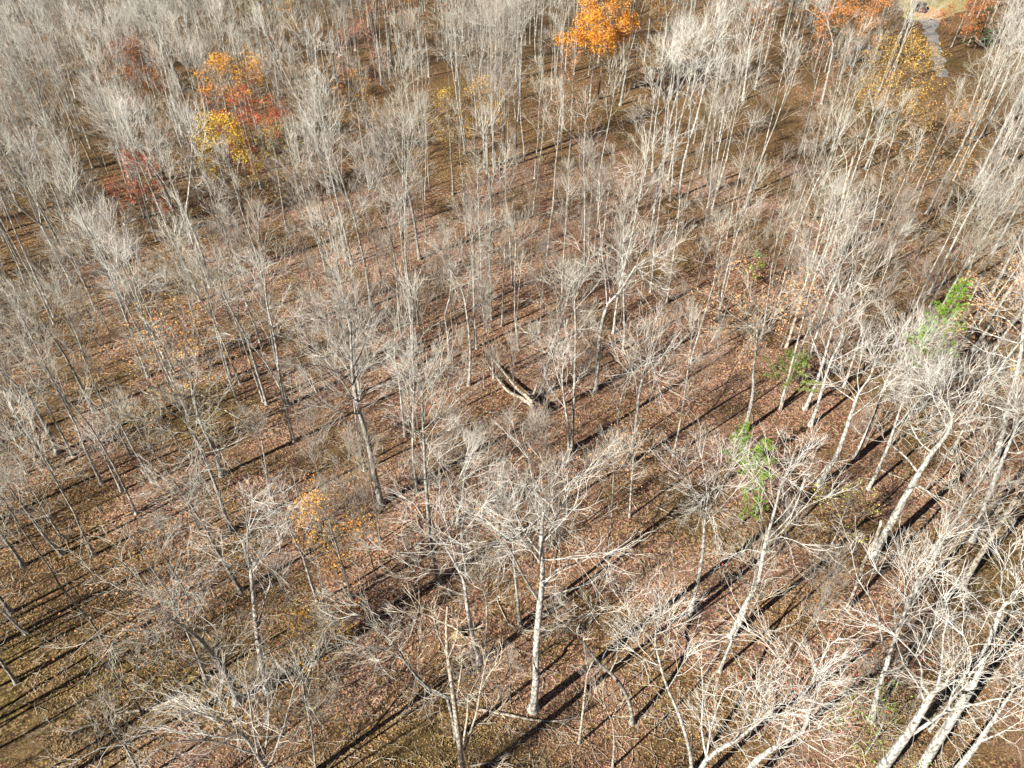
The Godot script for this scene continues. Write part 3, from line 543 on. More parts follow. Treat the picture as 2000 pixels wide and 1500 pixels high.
func build_heroes() -> Array:
	var spots := []
	var k := 0
	for h in heroes():
		k += 1
		rng.seed = 300 + k * 17
		var o: Dictionary = h[6]
		var T := tree_of(h[2])
		match o.get("col", ""):
			"white": T.col = PALE; T.tcol = Color(0.63, 0.625, 0.585)
		if h[2] == "dead":
			T.bpm *= o.get("live", 0.3)
		var px := cp(h[1], h[4])
		var foot := on_ground(px[0])
		var raw := PackedVector3Array()
		for q in px:
			raw.append(on_plane(q, foot) - foot if raw.size() > 0 else Vector3.ZERO)
		if o.has("ext"):
			raw.append(raw[raw.size() - 1] + Vector3(0, o.ext, 0))
		if h[2] != "dead":      # the traced top is the top of the crown; the stem ends below it
			var cut := minf(3.0, raw[raw.size() - 1].length() * 0.2)
			while cut > 0.0 and raw.size() > 3:
				var last := raw.size() - 1
				var seg := raw[last].distance_to(raw[last - 1])
				if seg > cut:
					raw[last] = raw[last].lerp(raw[last - 1], cut / seg)
					cut = 0.0
				else:
					raw.remove_at(last)
					cut -= seg
		var pts := smooth(raw, 2)
		var r0: float = h[3] * 0.84
		var r1 := r0 * (0.6 if o.has("thick") else 0.2)
		trunk(T, pts, r0, maxf(r1, 0.03), 9)
		var cs: float = o.get("cs", 0.5)
		var dead: bool = h[2] == "dead"
		for l in h[5]:
			var lp := cp(h[1], l)
			var q := PackedVector3Array()
			var start := on_plane(lp[0], foot) - foot
			# where on the trunk it leaves: how thick it may be
			var best := 1e9
			var at := 0.0
			for i in pts.size():
				var dd := pts[i].distance_to(start)
				if dd < best:
					best = dd
					at = float(i) / (pts.size() - 1)
			var depth := rng.randf_range(-0.55, 0.55)
			var run := 0.0
			for i in lp.size():
				if i > 0:
					run += (on_plane(lp[i], foot) - foot).distance_to(on_plane(lp[i - 1], foot) - foot)
				q.append(on_plane(lp[i], foot, run * depth if best < 0.6 else 0.0) - foot)
			var rl := clampf(lerpf(r0, r1, at) * (0.44 if best < 0.6 else 0.32), 0.022, 0.14)
			limb(T, smooth(q, 2), rl, 0.035 if dead else maxf(0.022, rl * 0.25), 0.25, 0.35 if dead else 0.9, 6)
		if o.n > 0:
			if dead:
				for j in o.n:
					grow_limb(T, along(pts, rng.randf_range(cs, 0.95)), aside(Vector3.UP, rng.randf_range(40, 75)), o.cr * rng.randf_range(0.4, 1.0), r0 * 0.25, 0.3)
			else:
				crown(T, pts, r0, r1, cs, o.n, o.cr, 46)
		var leaf: Buf = null
		if o.has("leaf"):
			leaf = leaves(T, minf(1.0, o.leaf[0] * 2.6), o.leaf[1] + 1, o.leaf[2], o.leaf[3])
		var root := thing("dead_tree" if dead else "bare_tree" if leaf == null else "leafy_tree", h[0], "tree", foot, "trees of the autumn wood")
		fill_tree(root, T, leaf)
		spots.append(foot)
	return spots

# ---------------------------------------------------------------- coloured trees: foot pixel, height, crown start, reach, share of tips in leaf, leaves a tip, size, colours
func coloured() -> Array:
	return [
		["brilliant orange and gold tree, the fullest leaf crown in the wood", Vector2(1152, 200), 15.8, 0.42, 4.0, 0.95, 4, 0.24, [Color(0.72, 0.30, 0.03), Color(0.72, 0.40, 0.05), Color(0.68, 0.24, 0.04)], [], 0.0],
		["two toned tree, red below with an orange gold top", Vector2(510, 368), 13.4, 0.42, 3.0, 0.8, 3, 0.18, [Color(0.52, 0.10, 0.04), Color(0.56, 0.15, 0.05), Color(0.44, 0.10, 0.05)], [Color(0.66, 0.34, 0.05), Color(0.62, 0.36, 0.06), Color(0.60, 0.24, 0.05)], 12.2],
		["small bright yellow tree at the foot of the red one", Vector2(476, 412), 9.6, 0.52, 2.0, 0.8, 3, 0.20, [Color(0.72, 0.50, 0.06), Color(0.70, 0.40, 0.05), Color(0.50, 0.42, 0.07)], [], 0.0],
		["dusky red brown leaved tree behind the silver fan tree", Vector2(322, 350), 13.8, 0.5, 2.7, 0.9, 2, 0.18, [Color(0.32, 0.09, 0.05), Color(0.40, 0.15, 0.05), Color(0.28, 0.14, 0.06)], [], 0.0],
		["small coral red leaved tree among grey trunks", Vector2(306, 470), 8.6, 0.35, 1.9, 0.9, 2, 0.17, [Color(0.50, 0.13, 0.09), Color(0.46, 0.18, 0.10)], [], 0.0],
		["domed ochre orange tree with a pale trunk", Vector2(1690, 330), 13.6, 0.5, 3.4, 0.7, 2, 0.17, OCHRE, [], 0.0],
		["flat topped rusty orange tree near the driveway", Vector2(1640, 155), 12.0, 0.55, 3.2, 0.6, 3, 0.2, [Color(0.55, 0.20, 0.06), Color(0.52, 0.26, 0.07)], [], 0.0],
		["gold and rust tree beside the dark evergreen", Vector2(1590, 140), 13.5, 0.5, 3.0, 0.6, 3, 0.2, [Color(0.56, 0.28, 0.05), Color(0.48, 0.17, 0.05)], [], 0.0],
		["rusty red shrubby tree at the driveway edge", Vector2(1858, 92), 9.0, 0.2, 2.8, 0.6, 3, 0.2, [Color(0.48, 0.15, 0.06), Color(0.52, 0.22, 0.07)], [], 0.0],
		["faded orange tree with gappy crown beyond the silver vase tree", Vector2(838, 150), 15.5, 0.45, 3.3, 0.4, 2, 0.18, [Color(0.48, 0.20, 0.06), Color(0.42, 0.19, 0.08)], [], 0.0],
		["peach toned tree with thin leaves between grey crowns", Vector2(745, 165), 15.0, 0.45, 3.4, 0.35, 2, 0.17, [Color(0.48, 0.22, 0.10), Color(0.44, 0.19, 0.11)], [], 0.0],
		["small orange tufted tree beside the brilliant orange one", Vector2(1240, 170), 13.2, 0.6, 2.0, 0.6, 3, 0.2, [Color(0.58, 0.19, 0.05), Color(0.54, 0.24, 0.06)], [], 0.0],
		["olive brown leaved tree close beside the brilliant orange one", Vector2(1212, 205), 16.5, 0.4, 3.0, 0.45, 3, 0.18, [Color(0.32, 0.20, 0.06), Color(0.36, 0.17, 0.06), Color(0.26, 0.22, 0.07)], [], 0.0],
		["dark olive and rust tree behind thin white poles", Vector2(1310, 195), 16.0, 0.4, 3.1, 0.4, 2, 0.18, [Color(0.34, 0.19, 0.06), Color(0.28, 0.22, 0.07), Color(0.42, 0.18, 0.06)], [], 0.0],
		["maroon brown leaved tree near the antler limbed white tree", Vector2(1475, 175), 15.0, 0.45, 2.6, 0.45, 2, 0.18, [Color(0.34, 0.10, 0.06), Color(0.42, 0.18, 0.06)], [], 0.0],
		["yellow green leaved tree fading among grey crowns", Vector2(545, 185), 18.0, 0.55, 3.0, 0.45, 2, 0.17, [Color(0.40, 0.36, 0.08), Color(0.46, 0.34, 0.08)], [], 0.0],
		["dull gold brown tree standing in distant shade", Vector2(620, 175), 15.6, 0.45, 3.0, 0.4, 2, 0.17, [Color(0.46, 0.27, 0.07), Color(0.40, 0.20, 0.07)], [], 0.0],
		["grey tree with a soft yellow cap of leaves", Vector2(957, 385), 12.0, 0.6, 1.9, 0.5, 2, 0.15, [Color(0.54, 0.36, 0.09), Color(0.50, 0.30, 0.09)], [], 0.0],
		["small grey tree with a few yellow top leaves", Vector2(885, 380), 11.4, 0.65, 1.4, 0.5, 2, 0.14, YELL, [], 0.0],
		["thin tree with a flat patch of amber leaves", Vector2(722, 370), 12.0, 0.66, 1.8, 0.5, 2, 0.14, [Color(0.56, 0.31, 0.07), Color(0.52, 0.25, 0.07)], [], 0.0],
		["golden leaved sapling glowing beside the large silver fan tree", Vector2(686, 1168), 9.6, 0.32, 1.7, 0.45, 3, 0.14, GOLD, [], 0.0],
		["pink tinted small tree deep among thin trunks", Vector2(718, 250), 12.0, 0.5, 2.2, 0.35, 2, 0.15, [Color(0.48, 0.16, 0.14), Color(0.44, 0.20, 0.15)], [], 0.0],
		["salmon leaved tree dotted through white twigs of its neighbours", Vector2(1560, 300), 12.5, 0.45, 2.6, 0.3, 2, 0.16, [Color(0.50, 0.21, 0.12), Color(0.46, 0.24, 0.12)], [], 0.0],
		["wide amber freckled tree under long white limbs", Vector2(1770, 460), 12.5, 0.45, 3.4, 0.25, 2, 0.16, [Color(0.54, 0.31, 0.10), Color(0.50, 0.24, 0.09)], [], 0.0],
		["blush leaved slim tree among pale poles", Vector2(1110, 330), 12.8, 0.5, 2.2, 0.3, 2, 0.15, [Color(0.50, 0.22, 0.13), Color(0.46, 0.22, 0.10)], [], 0.0],
		["yellow leaved bush at the foot of the tan leaved oak", Vector2(1968, 800), 4.5, 0.2, 1.7, 0.3, 2, 0.14, [Color(0.46, 0.42, 0.08), Color(0.52, 0.36, 0.08)], [], 0.0],
		["lemon leaved sapling under the pale clumped tree", Vector2(1625, 1062), 4.2, 0.3, 1.3, 0.25, 2, 0.13, [Color(0.44, 0.46, 0.08), Color(0.40, 0.36, 0.08)], [], 0.0],
		["green leaved bush under the narrow brush white tree", Vector2(1692, 1470), 3.6, 0.15, 1.7, 0.35, 2, 0.13, [Color(0.14, 0.24, 0.05), Color(0.20, 0.28, 0.06)], [], 0.0],
		["yellowish leaved undergrowth sapling beside a pale curling limbed tree", Vector2(590, 690), 6.0, 0.3, 1.7, 0.3, 2, 0.14, [Color(0.38, 0.34, 0.08), Color(0.42, 0.30, 0.09)], [], 0.0],
		["low yellow flecked bush beside the thin grey stem", Vector2(636, 1258), 2.2, 0.15, 1.1, 0.5, 2, 0.14, [Color(0.56, 0.38, 0.06), Color(0.60, 0.30, 0.05)], [], 0.0],
		["olive leaved thin tree between dark poles", Vector2(560, 450), 10.5, 0.5, 2.1, 0.35, 2, 0.15, [Color(0.38, 0.32, 0.08), Color(0.34, 0.26, 0.08)], [], 0.0],
	]

func build_coloured() -> Array:
	var spots := []
	var k := 0
	for c in coloured():
		k += 1
		rng.seed = 9100 + k * 29
		var T := tree_of("fan")
		T.bpm = 1.7; T.tpm = 2.4; T.sub = 1; T.up = 0.03
		T.blen = clampf(c[4] * 0.6, 0.8, 1.9)
		T.col = GREY
		T.tcol = Color(0.34, 0.30, 0.25)
		var foot := on_ground(c[1])
		var h: float = c[2]
		var pts := PackedVector3Array([Vector3.ZERO])
		var d := Vector3.UP
		for i in 6:
			d = (d + rv() * 0.06 + Vector3(0, 0.05, 0)).normalized()
			pts.append(pts[i] + d * (h - c[4] * 0.35) / 6.0)
		trunk(T, pts, h * 0.011, 0.03, 8)
		crown(T, pts, h * 0.010, 0.03, c[3], 13 if c[4] > 2.0 else 9, c[4] * 0.95, 68)
		var leaf := leaves(T, c[5], c[6] * (3 if c[5] > 0.5 else 2), c[7], c[8], 0.12 if c[5] > 0.5 else 0.0, c[9], c[10])
		var root := thing("shrub" if h < 5.0 else "leafy_tree", c[0], "bush" if h < 5.0 else "tree", foot, "" if h < 5.0 else "trees of the autumn wood")
		fill_tree(root, T, leaf)
		spots.append(foot)
	return spots

# ---------------------------------------------------------------- pines
func pine(label: String, px: Vector2, h: float, reach: float, from: float, tufts: float, cols: Array, seedn: int, lean := 0.0) -> void:
	rng.seed = seedn
	var T := Growth.new()
	T.col = Color(0.30, 0.24, 0.18); T.tcol = Color(0.26, 0.21, 0.15)
	var pts := PackedVector3Array([Vector3.ZERO])
	var d := Vector3(lean, 1, 0).normalized()
	for i in 6:
		d = (d + rv() * 0.04).normalized()
		pts.append(pts[i] + d * h / 6.0)
	trunk(T, pts, 0.02 + h * 0.009, 0.015, 7)
	var nb := Buf.new()
	var whorls := int(h * (1.0 - from) / 0.55)
	for w in whorls:
		var t := from + (1.0 - from) * (w + 0.3) / whorls
		var p := along(pts, t)
		var ln := reach * (1.15 - pow((t - from) / (1.0 - from), 1.4)) * rng.randf_range(0.75, 1.1) + 0.15
		var az := rng.randf() * TAU
		for s in 5:
			if rng.randf() > tufts:
				continue
			az += TAU / 5.0 + rng.randf_range(-0.3, 0.3)
			var dir := Vector3(cos(az), rng.randf_range(0.1, 0.45), sin(az)).normalized()
			var q := PackedVector3Array([p])
			var l2 := ln * rng.randf_range(0.6, 1.05)
			for i in 3:
				dir = (dir + Vector3(0, 0.05, 0) + rv() * 0.12).normalized()
				q.append(q[i] + dir * l2 / 3.0)
			tube(T.fine, q, PackedFloat32Array([0.022, 0.016, 0.011, 0.006]), 3, T.tcol)
			var m := int(ceil(l2 * 13.0))
			for j in m:
				var e := along(q, 0.3 + 0.7 * (j + rng.randf()) / m) + rv() * 0.16
				var base := pick(cols, 0.22)
				var axis := (dir + rv() * 0.7 + Vector3(0, 0.5, 0)).normalized()
				for nn in 11:
					var nd := (axis + rv() * 0.85).normalized()
					var sd := nd.cross(rv()).normalized() * 0.016
					var L := rng.randf_range(0.16, 0.26)
					var kk := nb.v.size()
					nb.v.append(e + sd); nb.v.append(e - sd); nb.v.append(e + nd * L)
					var fn := sd.cross(nd).normalized()
					if fn.y < 0: fn = -fn
					for z in 3:
						nb.n.append(fn); nb.c.append(base)
					var flip: bool = (nb.v[kk + 1] - nb.v[kk]).cross(nb.v[kk + 2] - nb.v[kk]).dot(fn) > 0.0
					nb.i.append(kk); nb.i.append(kk + 2 if flip else kk + 1); nb.i.append(kk + 1 if flip else kk + 2)
	var root := thing("pine_tree", label, "pine", on_ground(px), "green pines in the bare wood")
	part("trunk", T.wood.mesh(M.bark), root)
	part("branches", T.fine.mesh(M.twig), root)
	part("needles", nb.mesh(M.needle), root)

func build_pines() -> void:
	var g := [Color(0.16, 0.31, 0.03), Color(0.22, 0.36, 0.04), Color(0.12, 0.24, 0.035)]
	var dk := [Color(0.05, 0.10, 0.035), Color(0.07, 0.12, 0.04)]
	pine("bright green pine in layered tufts beside the tan leaved oak", Vector2(1772, 775), 11.4, 2.1, 0.3, 1.0, g, 51)
	pine("wispy thin green pine under the tall pale leaning tree", Vector2(1525, 800), 6.2, 2.6, 0.4, 0.75, [Color(0.16, 0.24, 0.05), Color(0.21, 0.26, 0.08)], 52)
	pine("narrow upright green pine, tallest of three by the vase shaped white tree", Vector2(1422, 935), 6.4, 0.95, 0.35, 0.8, g, 53)
	pine("green pine with two humps, middle one of the three small pines", Vector2(1460, 962), 5.8, 1.3, 0.3, 0.8, g, 54, 0.06)
	pine("ragged low green pine, shortest of the three small pines", Vector2(1448, 1022), 5.0, 1.15, 0.25, 0.6, g, 55)
	pine("tiny green pine peeping between white trunks", Vector2(1466, 562), 4.2, 1.3, 0.3, 0.5, g, 56)
	pine("dark round evergreen beside the gravel driveway", Vector2(1903, 96), 6.5, 2.6, 0.08, 0.95, dk, 57)
	pine("dark narrow evergreen behind the gold and rust tree", Vector2(1622, 118), 10.0, 1.8, 0.15, 0.95, dk, 58)

# ---------------------------------------------------------------- fallen wood: label, pixels, radius, lift of each end
func logs() -> Array:
	return [
		["long pale fallen pole lying below the big straight tree", [937,1386, 1000,1398, 1040,1406, 1087,1409, 1133,1400], 0.085],
		["straight fallen pole on mossy litter behind the twig column tree", [741,1185, 790,1166, 853,1132], 0.075],
		["short bright broken log by the white forked tree foot", [891,1290, 907,1279, 923,1272], 0.10],
		["fallen branch slanting toward the tan stump mound", [975,1164, 960,1178, 944,1192], 0.07],
		["thin dry stick lying across the litter by the slanting branch", [970,1169, 981,1195, 995,1223], 0.05],
		["brushy fallen limb at the dead snag foot", [916,1497, 960,1490, 1003,1494], 0.07],
		["thin grey fallen pole beyond the dead snag", [916,1412, 940,1413, 968,1411], 0.055],
		["bright straight fallen pole by the slim leaning tree", [483,733, 505,730, 526,727], 0.07],
		["stubby pale log on shaded ground between dark trunks", [170,760, 180,762, 190,763], 0.10],
		["thin pole fallen beneath the closely paired poles", [440,802, 455,812, 475,822], 0.06],
		["mossy fallen pole at the foot of the whip topped tree", [245,1391, 290,1385, 330,1372, 360,1359], 0.09],
		["weathered straight pole lying behind the golden sapling", [598,1099, 628,1084, 658,1069], 0.06],
		["short grey log near the many stemmed grey tree", [518,1277, 535,1270, 553,1262], 0.06],
		["thin bowed stick beside the pale legged curved tree", [867,719, 890,719, 916,723], 0.05],
		["longer one of two crossing pale sticks", [1294,756, 1318,768, 1345,783], 0.07],
		["short tan stick below the white vase shaped tree", [1294,861, 1302,870, 1311,880], 0.07],
		["pair member, long grey stick lying in the clearing litter", [948,805, 980,808, 1021,806], 0.05],
		["pale thin pole lying beyond the wavy dark pole", [797,548, 820,545, 846,546], 0.07],
		["broken log in shade below the broad white tree", [1716,917, 1740,928, 1765,936], 0.09],
		["pale pole on the dark double shadow line", [1280,991, 1296,998, 1311,1006], 0.07],
		["bleached bent log beside the bushy pinkish tree", [1510,1234, 1530,1225, 1552,1220], 0.09],
		["curved dead bough lying beside the short broken snag", [1580,1136, 1597,1118, 1611,1111], 0.09],
		["dark rotten bough leaning behind the golden sapling", [602,1077, 618,1050, 640,1008], 0.10],
		["grey stick across brown brush near the gnarled tree", [336,893, 350,897, 362,902], 0.06],
		["fallen pole half buried among pale poles", [1204,680, 1218,690, 1230,700], 0.06],
	]

func build_logs() -> void:
	var k := 0
	for l in logs():
		k += 1
		rng.seed = 4400 + k * 7
		var T := tree_of("dead")
		T.bpm = 0.35
		T.col = jit(Color(0.50, 0.44, 0.36), 0.15) if not l[0].begins_with("dark") else Color(0.15, 0.12, 0.09)
		T.tcol = T.col
		var px := PackedVector2Array()
		for i in range(0, l[1].size(), 2):
			px.append(Vector2(l[1][i], l[1][i + 1]))
		var foot := on_ground(px[0])
		var pts := PackedVector3Array()
		for i in px.size():
			var p := on_ground(px[i])
			p.y += l[2] * 0.75 + rng.randf_range(0.0, 0.03)
			pts.append(p - foot)
		pts = smooth(pts, 3)
		var rad := PackedFloat32Array()
		for i in pts.size():
			rad.append(lerpf(l[2], l[2] * 0.55, float(i) / (pts.size() - 1)) * rng.randf_range(0.92, 1.06))
		tube(T.wood, pts, rad, 7, T.col)
		for j in rng.randi_range(1, 3):
			var p := along(pts, rng.randf_range(0.3, 0.95))
			grow_limb(T, p, (aside((pts[pts.size() - 1] - pts[0]).normalized(), rng.randf_range(30, 55)) + Vector3(0, 0.25, 0)).normalized(), rng.randf_range(0.5, 1.3), l[2] * 0.4, 0.4)
		var root := thing("fallen_log", l[0], "log", foot, "fallen logs on the litter")
		part("log", T.wood.mesh(M.bark), root)
		if T.fine.v.size() > 0:
			part("side_twigs", T.fine.mesh(M.twig), root)

# the snapped double tree in the clearing: a stump that still carries the butts of two fallen stems
func build_broken_tree() -> void:
	rng.seed = 77
	var foot := on_ground(Vector2(1041, 812))
	var root := thing("broken_tree", "snapped double trunk lying off its dark stump in the clearing", "tree", foot)
	var T := tree_of("dead")
	T.col = Color(0.30, 0.26, 0.21)
	trunk(T, PackedVector3Array([Vector3.ZERO, Vector3(0.02, 0.5, 0), Vector3(0.0, 0.95, 0.03), Vector3(-0.03, 1.28, 0.0)]), 0.26, 0.16, 10)
	part("stump", T.wood.mesh(M.bark), root)
	var tr := [[Vector2(1046, 797), 1.35, Vector2(1018, 777), 0.95, Vector2(991, 763), 0.5, Vector2(966, 731), 0.16, Vector2(954, 712), 0.10], [Vector2(1043, 789), 1.4, Vector2(1026, 772), 1.05, Vector2(1010, 759), 0.75, Vector2(981, 723), 0.25, Vector2(968, 708), 0.14, Vector2(957, 692), 0.08]]
	for s in tr.size():
		var U := tree_of("dead")
		U.col = Color(0.66, 0.58, 0.47); U.tcol = U.col
		var pts := PackedVector3Array()
		for i in range(0, tr[s].size(), 2):
			pts.append(on_ground(tr[s][i], tr[s][i + 1]) - foot)
		pts = smooth(pts, 3)
		var rad := PackedFloat32Array()
		for i in pts.size():
			rad.append(lerpf(0.165, 0.05, float(i) / (pts.size() - 1)) * rng.randf_range(0.93, 1.06))
		tube(U.wood, pts, rad, 9, U.col)
		var m := part("fallen_stem", U.wood.mesh(M.bark), root)
		var V := tree_of("dead")
		V.col = Color(0.55, 0.48, 0.38); V.tcol = V.col
		V.bpm = 1.5
		for j in 5:
			grow_limb(V, along(pts, rng.randf_range(0.6, 1.0)), (aside((pts[pts.size() - 1] - pts[pts.size() - 3]).normalized(), rng.randf_range(15, 60)) + Vector3(0, 0.25, 0)).normalized(), rng.randf_range(0.8, 2.0), 0.035, 0.3)
		part("broken_branches", V.wood.mesh(M.bark), m)
		part("twigs", V.fine.mesh(M.twig), m).set_meta("kind", "stuff")

func build_stump_mound() -> void:
	rng.seed = 88
	var foot := on_ground(Vector2(893, 1246))
	var root := thing("stump_mound", "tan earthy stump mound beside the white forked tree", "stump", foot)
	# a tilted slab of roots and earth: rings from a lumpy outline, thick at the base
	var b := Buf.new()
	var st := SurfaceTool.new()
	st.begin(Mesh.PRIMITIVE_TRIANGLES)
	var rings := 9
	var seg := 16
	var grid := []
	for i in rings + 1:
		var t := float(i) / rings
		var row := []
		for j in seg:
			var a := TAU * j / seg
			var w := sin(PI * clampf(t * 0.86 + 0.14, 0, 1))
			var lump := 1.0 + 0.22 * cnoise.get_noise_3d(cos(a) * 40.0, t * 60.0, sin(a) * 40.0) + rng.randf_range(-0.05, 0.05)
			row.append(Vector3(cos(a) * 0.42 * w * lump + 0.10 * t, -0.15 + t * 0.95, sin(a) * 0.24 * w * lump - 0.12 * t))
		grid.append(row)
	for i in rings:
		for j in seg:
			var j2 := (j + 1) % seg
			for q in [grid[i][j], grid[i][j2], grid[i + 1][j], grid[i][j2], grid[i + 1][j2], grid[i + 1][j]]:
				st.set_color(Color(0.40, 0.27, 0.13))
				st.add_vertex(q)
	st.generate_normals()
	var mesh := st.commit()
	mesh.surface_set_material(0, M.earth)
	part("root_plate", mesh, root)
	for s in 5:
		var q := PackedVector3Array([Vector3(rng.randf_range(-0.2, 0.3), 0.45 + 0.07 * s, 0.0)])
		var d := Vector3(rng.randf_range(-0.6, 1.0), rng.randf_range(-0.1, 0.5), rng.randf_range(-0.9, 0.2)).normalized()
		for i in 4:
			d = (d + rv() * 0.3).normalized()
			q.append(q[i] + d * 0.17)
		var rb := Buf.new()
		tube(rb, q, PackedFloat32Array([0.05, 0.04, 0.03, 0.02, 0.008]), 5, Color(0.13, 0.10, 0.07))
		part("root", rb.mesh(M.bark), root)
	var lg := Buf.new()
	tube(lg, PackedVector3Array([Vector3(0.05, 0.55, -0.05), Vector3(0.4, 0.42, -0.35), Vector3(0.8, 0.2, -0.7)]), PackedFloat32Array([0.2, 0.18, 0.15]), 9, Color(0.12, 0.09, 0.07))
	part("rotten_trunk", lg.mesh(M.bark), root)

# ---------------------------------------------------------------- car on the clearing by the drive
func slab(b: Buf, sections: Array, col: Color) -> void:
	# sections: [x, half width low, half width high, y low, y high]; a chamfered eight sided loft along x
	var start := b.v.size()
	for s in sections:
		var c := 0.06
		var ring := [Vector3(s[0], s[3], s[1] - c), Vector3(s[0], s[3] + c, s[1]), Vector3(s[0], s[4] - c, s[2]), Vector3(s[0], s[4], s[2] - c), Vector3(s[0], s[4], -s[2] + c), Vector3(s[0], s[4] - c, -s[2]), Vector3(s[0], s[3] + c, -s[1]), Vector3(s[0], s[3], -s[1] + c)]
		var mid := Vector3(s[0], (s[3] + s[4]) * 0.5, 0)
		for p in ring:
			b.v.append(p); b.n.append((p - mid).normalized()); b.c.append(col)
	for i in sections.size() - 1:
		for j in 8:
			var a := start + i * 8 + j
			var a2 := start + i * 8 + (j + 1) % 8
			for q in [a, a + 8, a2, a2, a + 8, a2 + 8]:
				b.i.append(q)
	for e in [0, sections.size() - 1]:
		for j in range(1, 7):
			for q in [start + e * 8, start + e * 8 + j, start + e * 8 + j + 1]:
				b.i.append(q)

func build_car() -> void:
	var foot := on_ground(Vector2(1797, 20))
	var root := thing("parked_car", "dark red car parked on the pale dirt by the lawn", "car", foot + Vector3(0, 0.02, 0))
	root.rotation.y = deg_to_rad(62)
	var b := Buf.new()
	slab(b, [[-2.2, 0.78, 0.74, 0.35, 0.80], [-2.05, 0.86, 0.84, 0.28, 0.95], [-1.2, 0.88, 0.86, 0.25, 1.0], [0.9, 0.88, 0.86, 0.25, 0.98], [1.7, 0.87, 0.82, 0.27, 0.86], [2.1, 0.80, 0.72, 0.32, 0.72]], Color(0.20, 0.015, 0.02))
	var body := part("body", b.mesh(M.paint), root)
	b = Buf.new()
	slab(b, [[-1.9, 0.76, 0.70, 0.96, 1.02], [-1.45, 0.77, 0.60, 0.96, 1.46], [0.1, 0.77, 0.60, 0.96, 1.48], [0.95, 0.77, 0.70, 0.96, 1.02]], Color(0.20, 0.015, 0.02))
	part("cabin", b.mesh(M.paint), root)
	for s in [-1, 1]:
		var w := Buf.new()
		var base := w.v.size()
		for p in [Vector3(-1.45, 1.03, s * 0.775), Vector3(0.55, 1.03, s * 0.775), Vector3(0.1, 1.38, s * 0.655), Vector3(-1.25, 1.38, s * 0.655)]:
			w.v.append(p); w.n.append(Vector3(0, 0.3, s).normalized()); w.c.append(Color(1, 1, 1))
		for q in [0, 1, 2, 0, 2, 3]: w.i.append(base + q)
		part("side_window", w.mesh(M.glass), root)
		for x in [-1.35, 1.35]:
			var wh := Node3D.new()
			wh.name = "wheel"
			root.add_child(wh, true)
			wh.position = Vector3(x, 0.33, s * 0.80)
			wh.rotation.x = PI / 2
			var ty := TorusMesh.new()
			ty.inner_radius = 0.19; ty.outer_radius = 0.33; ty.rings = 20; ty.ring_segments = 8
			ty.material = M.rubber
			part("tyre", ty, wh)
			var rim := CylinderMesh.new()
			rim.top_radius = 0.2; rim.bottom_radius = 0.2; rim.height = 0.1; rim.radial_segments = 14
			rim.material = M.metal
			part("rim", rim, wh)
		var hl := SphereMesh.new()
		hl.radius = 0.12; hl.height = 0.16; hl.radial_segments = 10; hl.rings = 5
		hl.material = M.metal
		part("headlight", hl, root).position = Vector3(2.03, 0.62, s * 0.58)
	for e in [[0.98, 1.03, 0.16, 1.42, 0.7, 0.56], [-1.93, 1.03, -1.5, 1.40, 0.7, 0.56]]:
		var w := Buf.new()
		for p in [Vector3(e[0], e[1] + 0.02, -e[4]), Vector3(e[0], e[1] + 0.02, e[4]), Vector3(e[2], e[3] + 0.03, e[5]), Vector3(e[2], e[3] + 0.03, -e[5])]:
			w.v.append(p); w.n.append(Vector3(signf(e[0]) * 0.6, 0.8, 0)); w.c.append(Color(1, 1, 1))
		for q in [0, 1, 2, 0, 2, 3]: w.i.append(q)
		part("windscreen" if e[0] > 0 else "rear_window", w.mesh(M.glass), root)

# ---------------------------------------------------------------- setting
func structure(called: String, mesh: Mesh) -> void:
	var o := MeshInstance3D.new()
	o.name = called
	o.mesh = mesh
	add_child(o)
	o.set_meta("kind", "structure")

func litter_colour(x: float, z: float) -> Color:
	var a := 0.5 + 0.5 * cnoise.get_noise_2d(x, z)
	var m := cnoise.get_noise_2d(x * 0.6 + 300.0, z * 0.6)
	# pinkish tan litter round the clearing, olive brown beyond; tones partly paint in vignetting
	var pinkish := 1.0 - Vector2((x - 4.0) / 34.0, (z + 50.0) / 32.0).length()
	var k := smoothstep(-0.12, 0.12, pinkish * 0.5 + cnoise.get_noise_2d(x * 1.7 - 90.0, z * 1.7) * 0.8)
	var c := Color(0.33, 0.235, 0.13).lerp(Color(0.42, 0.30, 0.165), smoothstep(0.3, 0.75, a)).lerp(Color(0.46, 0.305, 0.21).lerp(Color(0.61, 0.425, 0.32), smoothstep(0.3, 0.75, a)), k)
	# moss and grass showing through, most of it on the open ground at (-20, -20)
	var spot := clampf(1.0 - Vector2((x + 19.5) / 6.0, (z + 20.5) / 4.0).length(), 0.0, 1.0)
	c = c.lerp(Color(0.22, 0.19, 0.06), clampf(smoothstep(0.22, 0.55, m) * 0.5 + smoothstep(0.25, 0.5, spot + 0.6 * m) * 0.6, 0.0, 0.85))
	var bare := clampf(1.0 - Vector2((x + 24.5) / 7.0, (z + 16.5) / 2.2).length(), 0.0, 1.0)
	return c.lerp(Color(0.42, 0.32, 0.18), smoothstep(0.2, 0.45, bare + 0.5 * m) * 0.8)

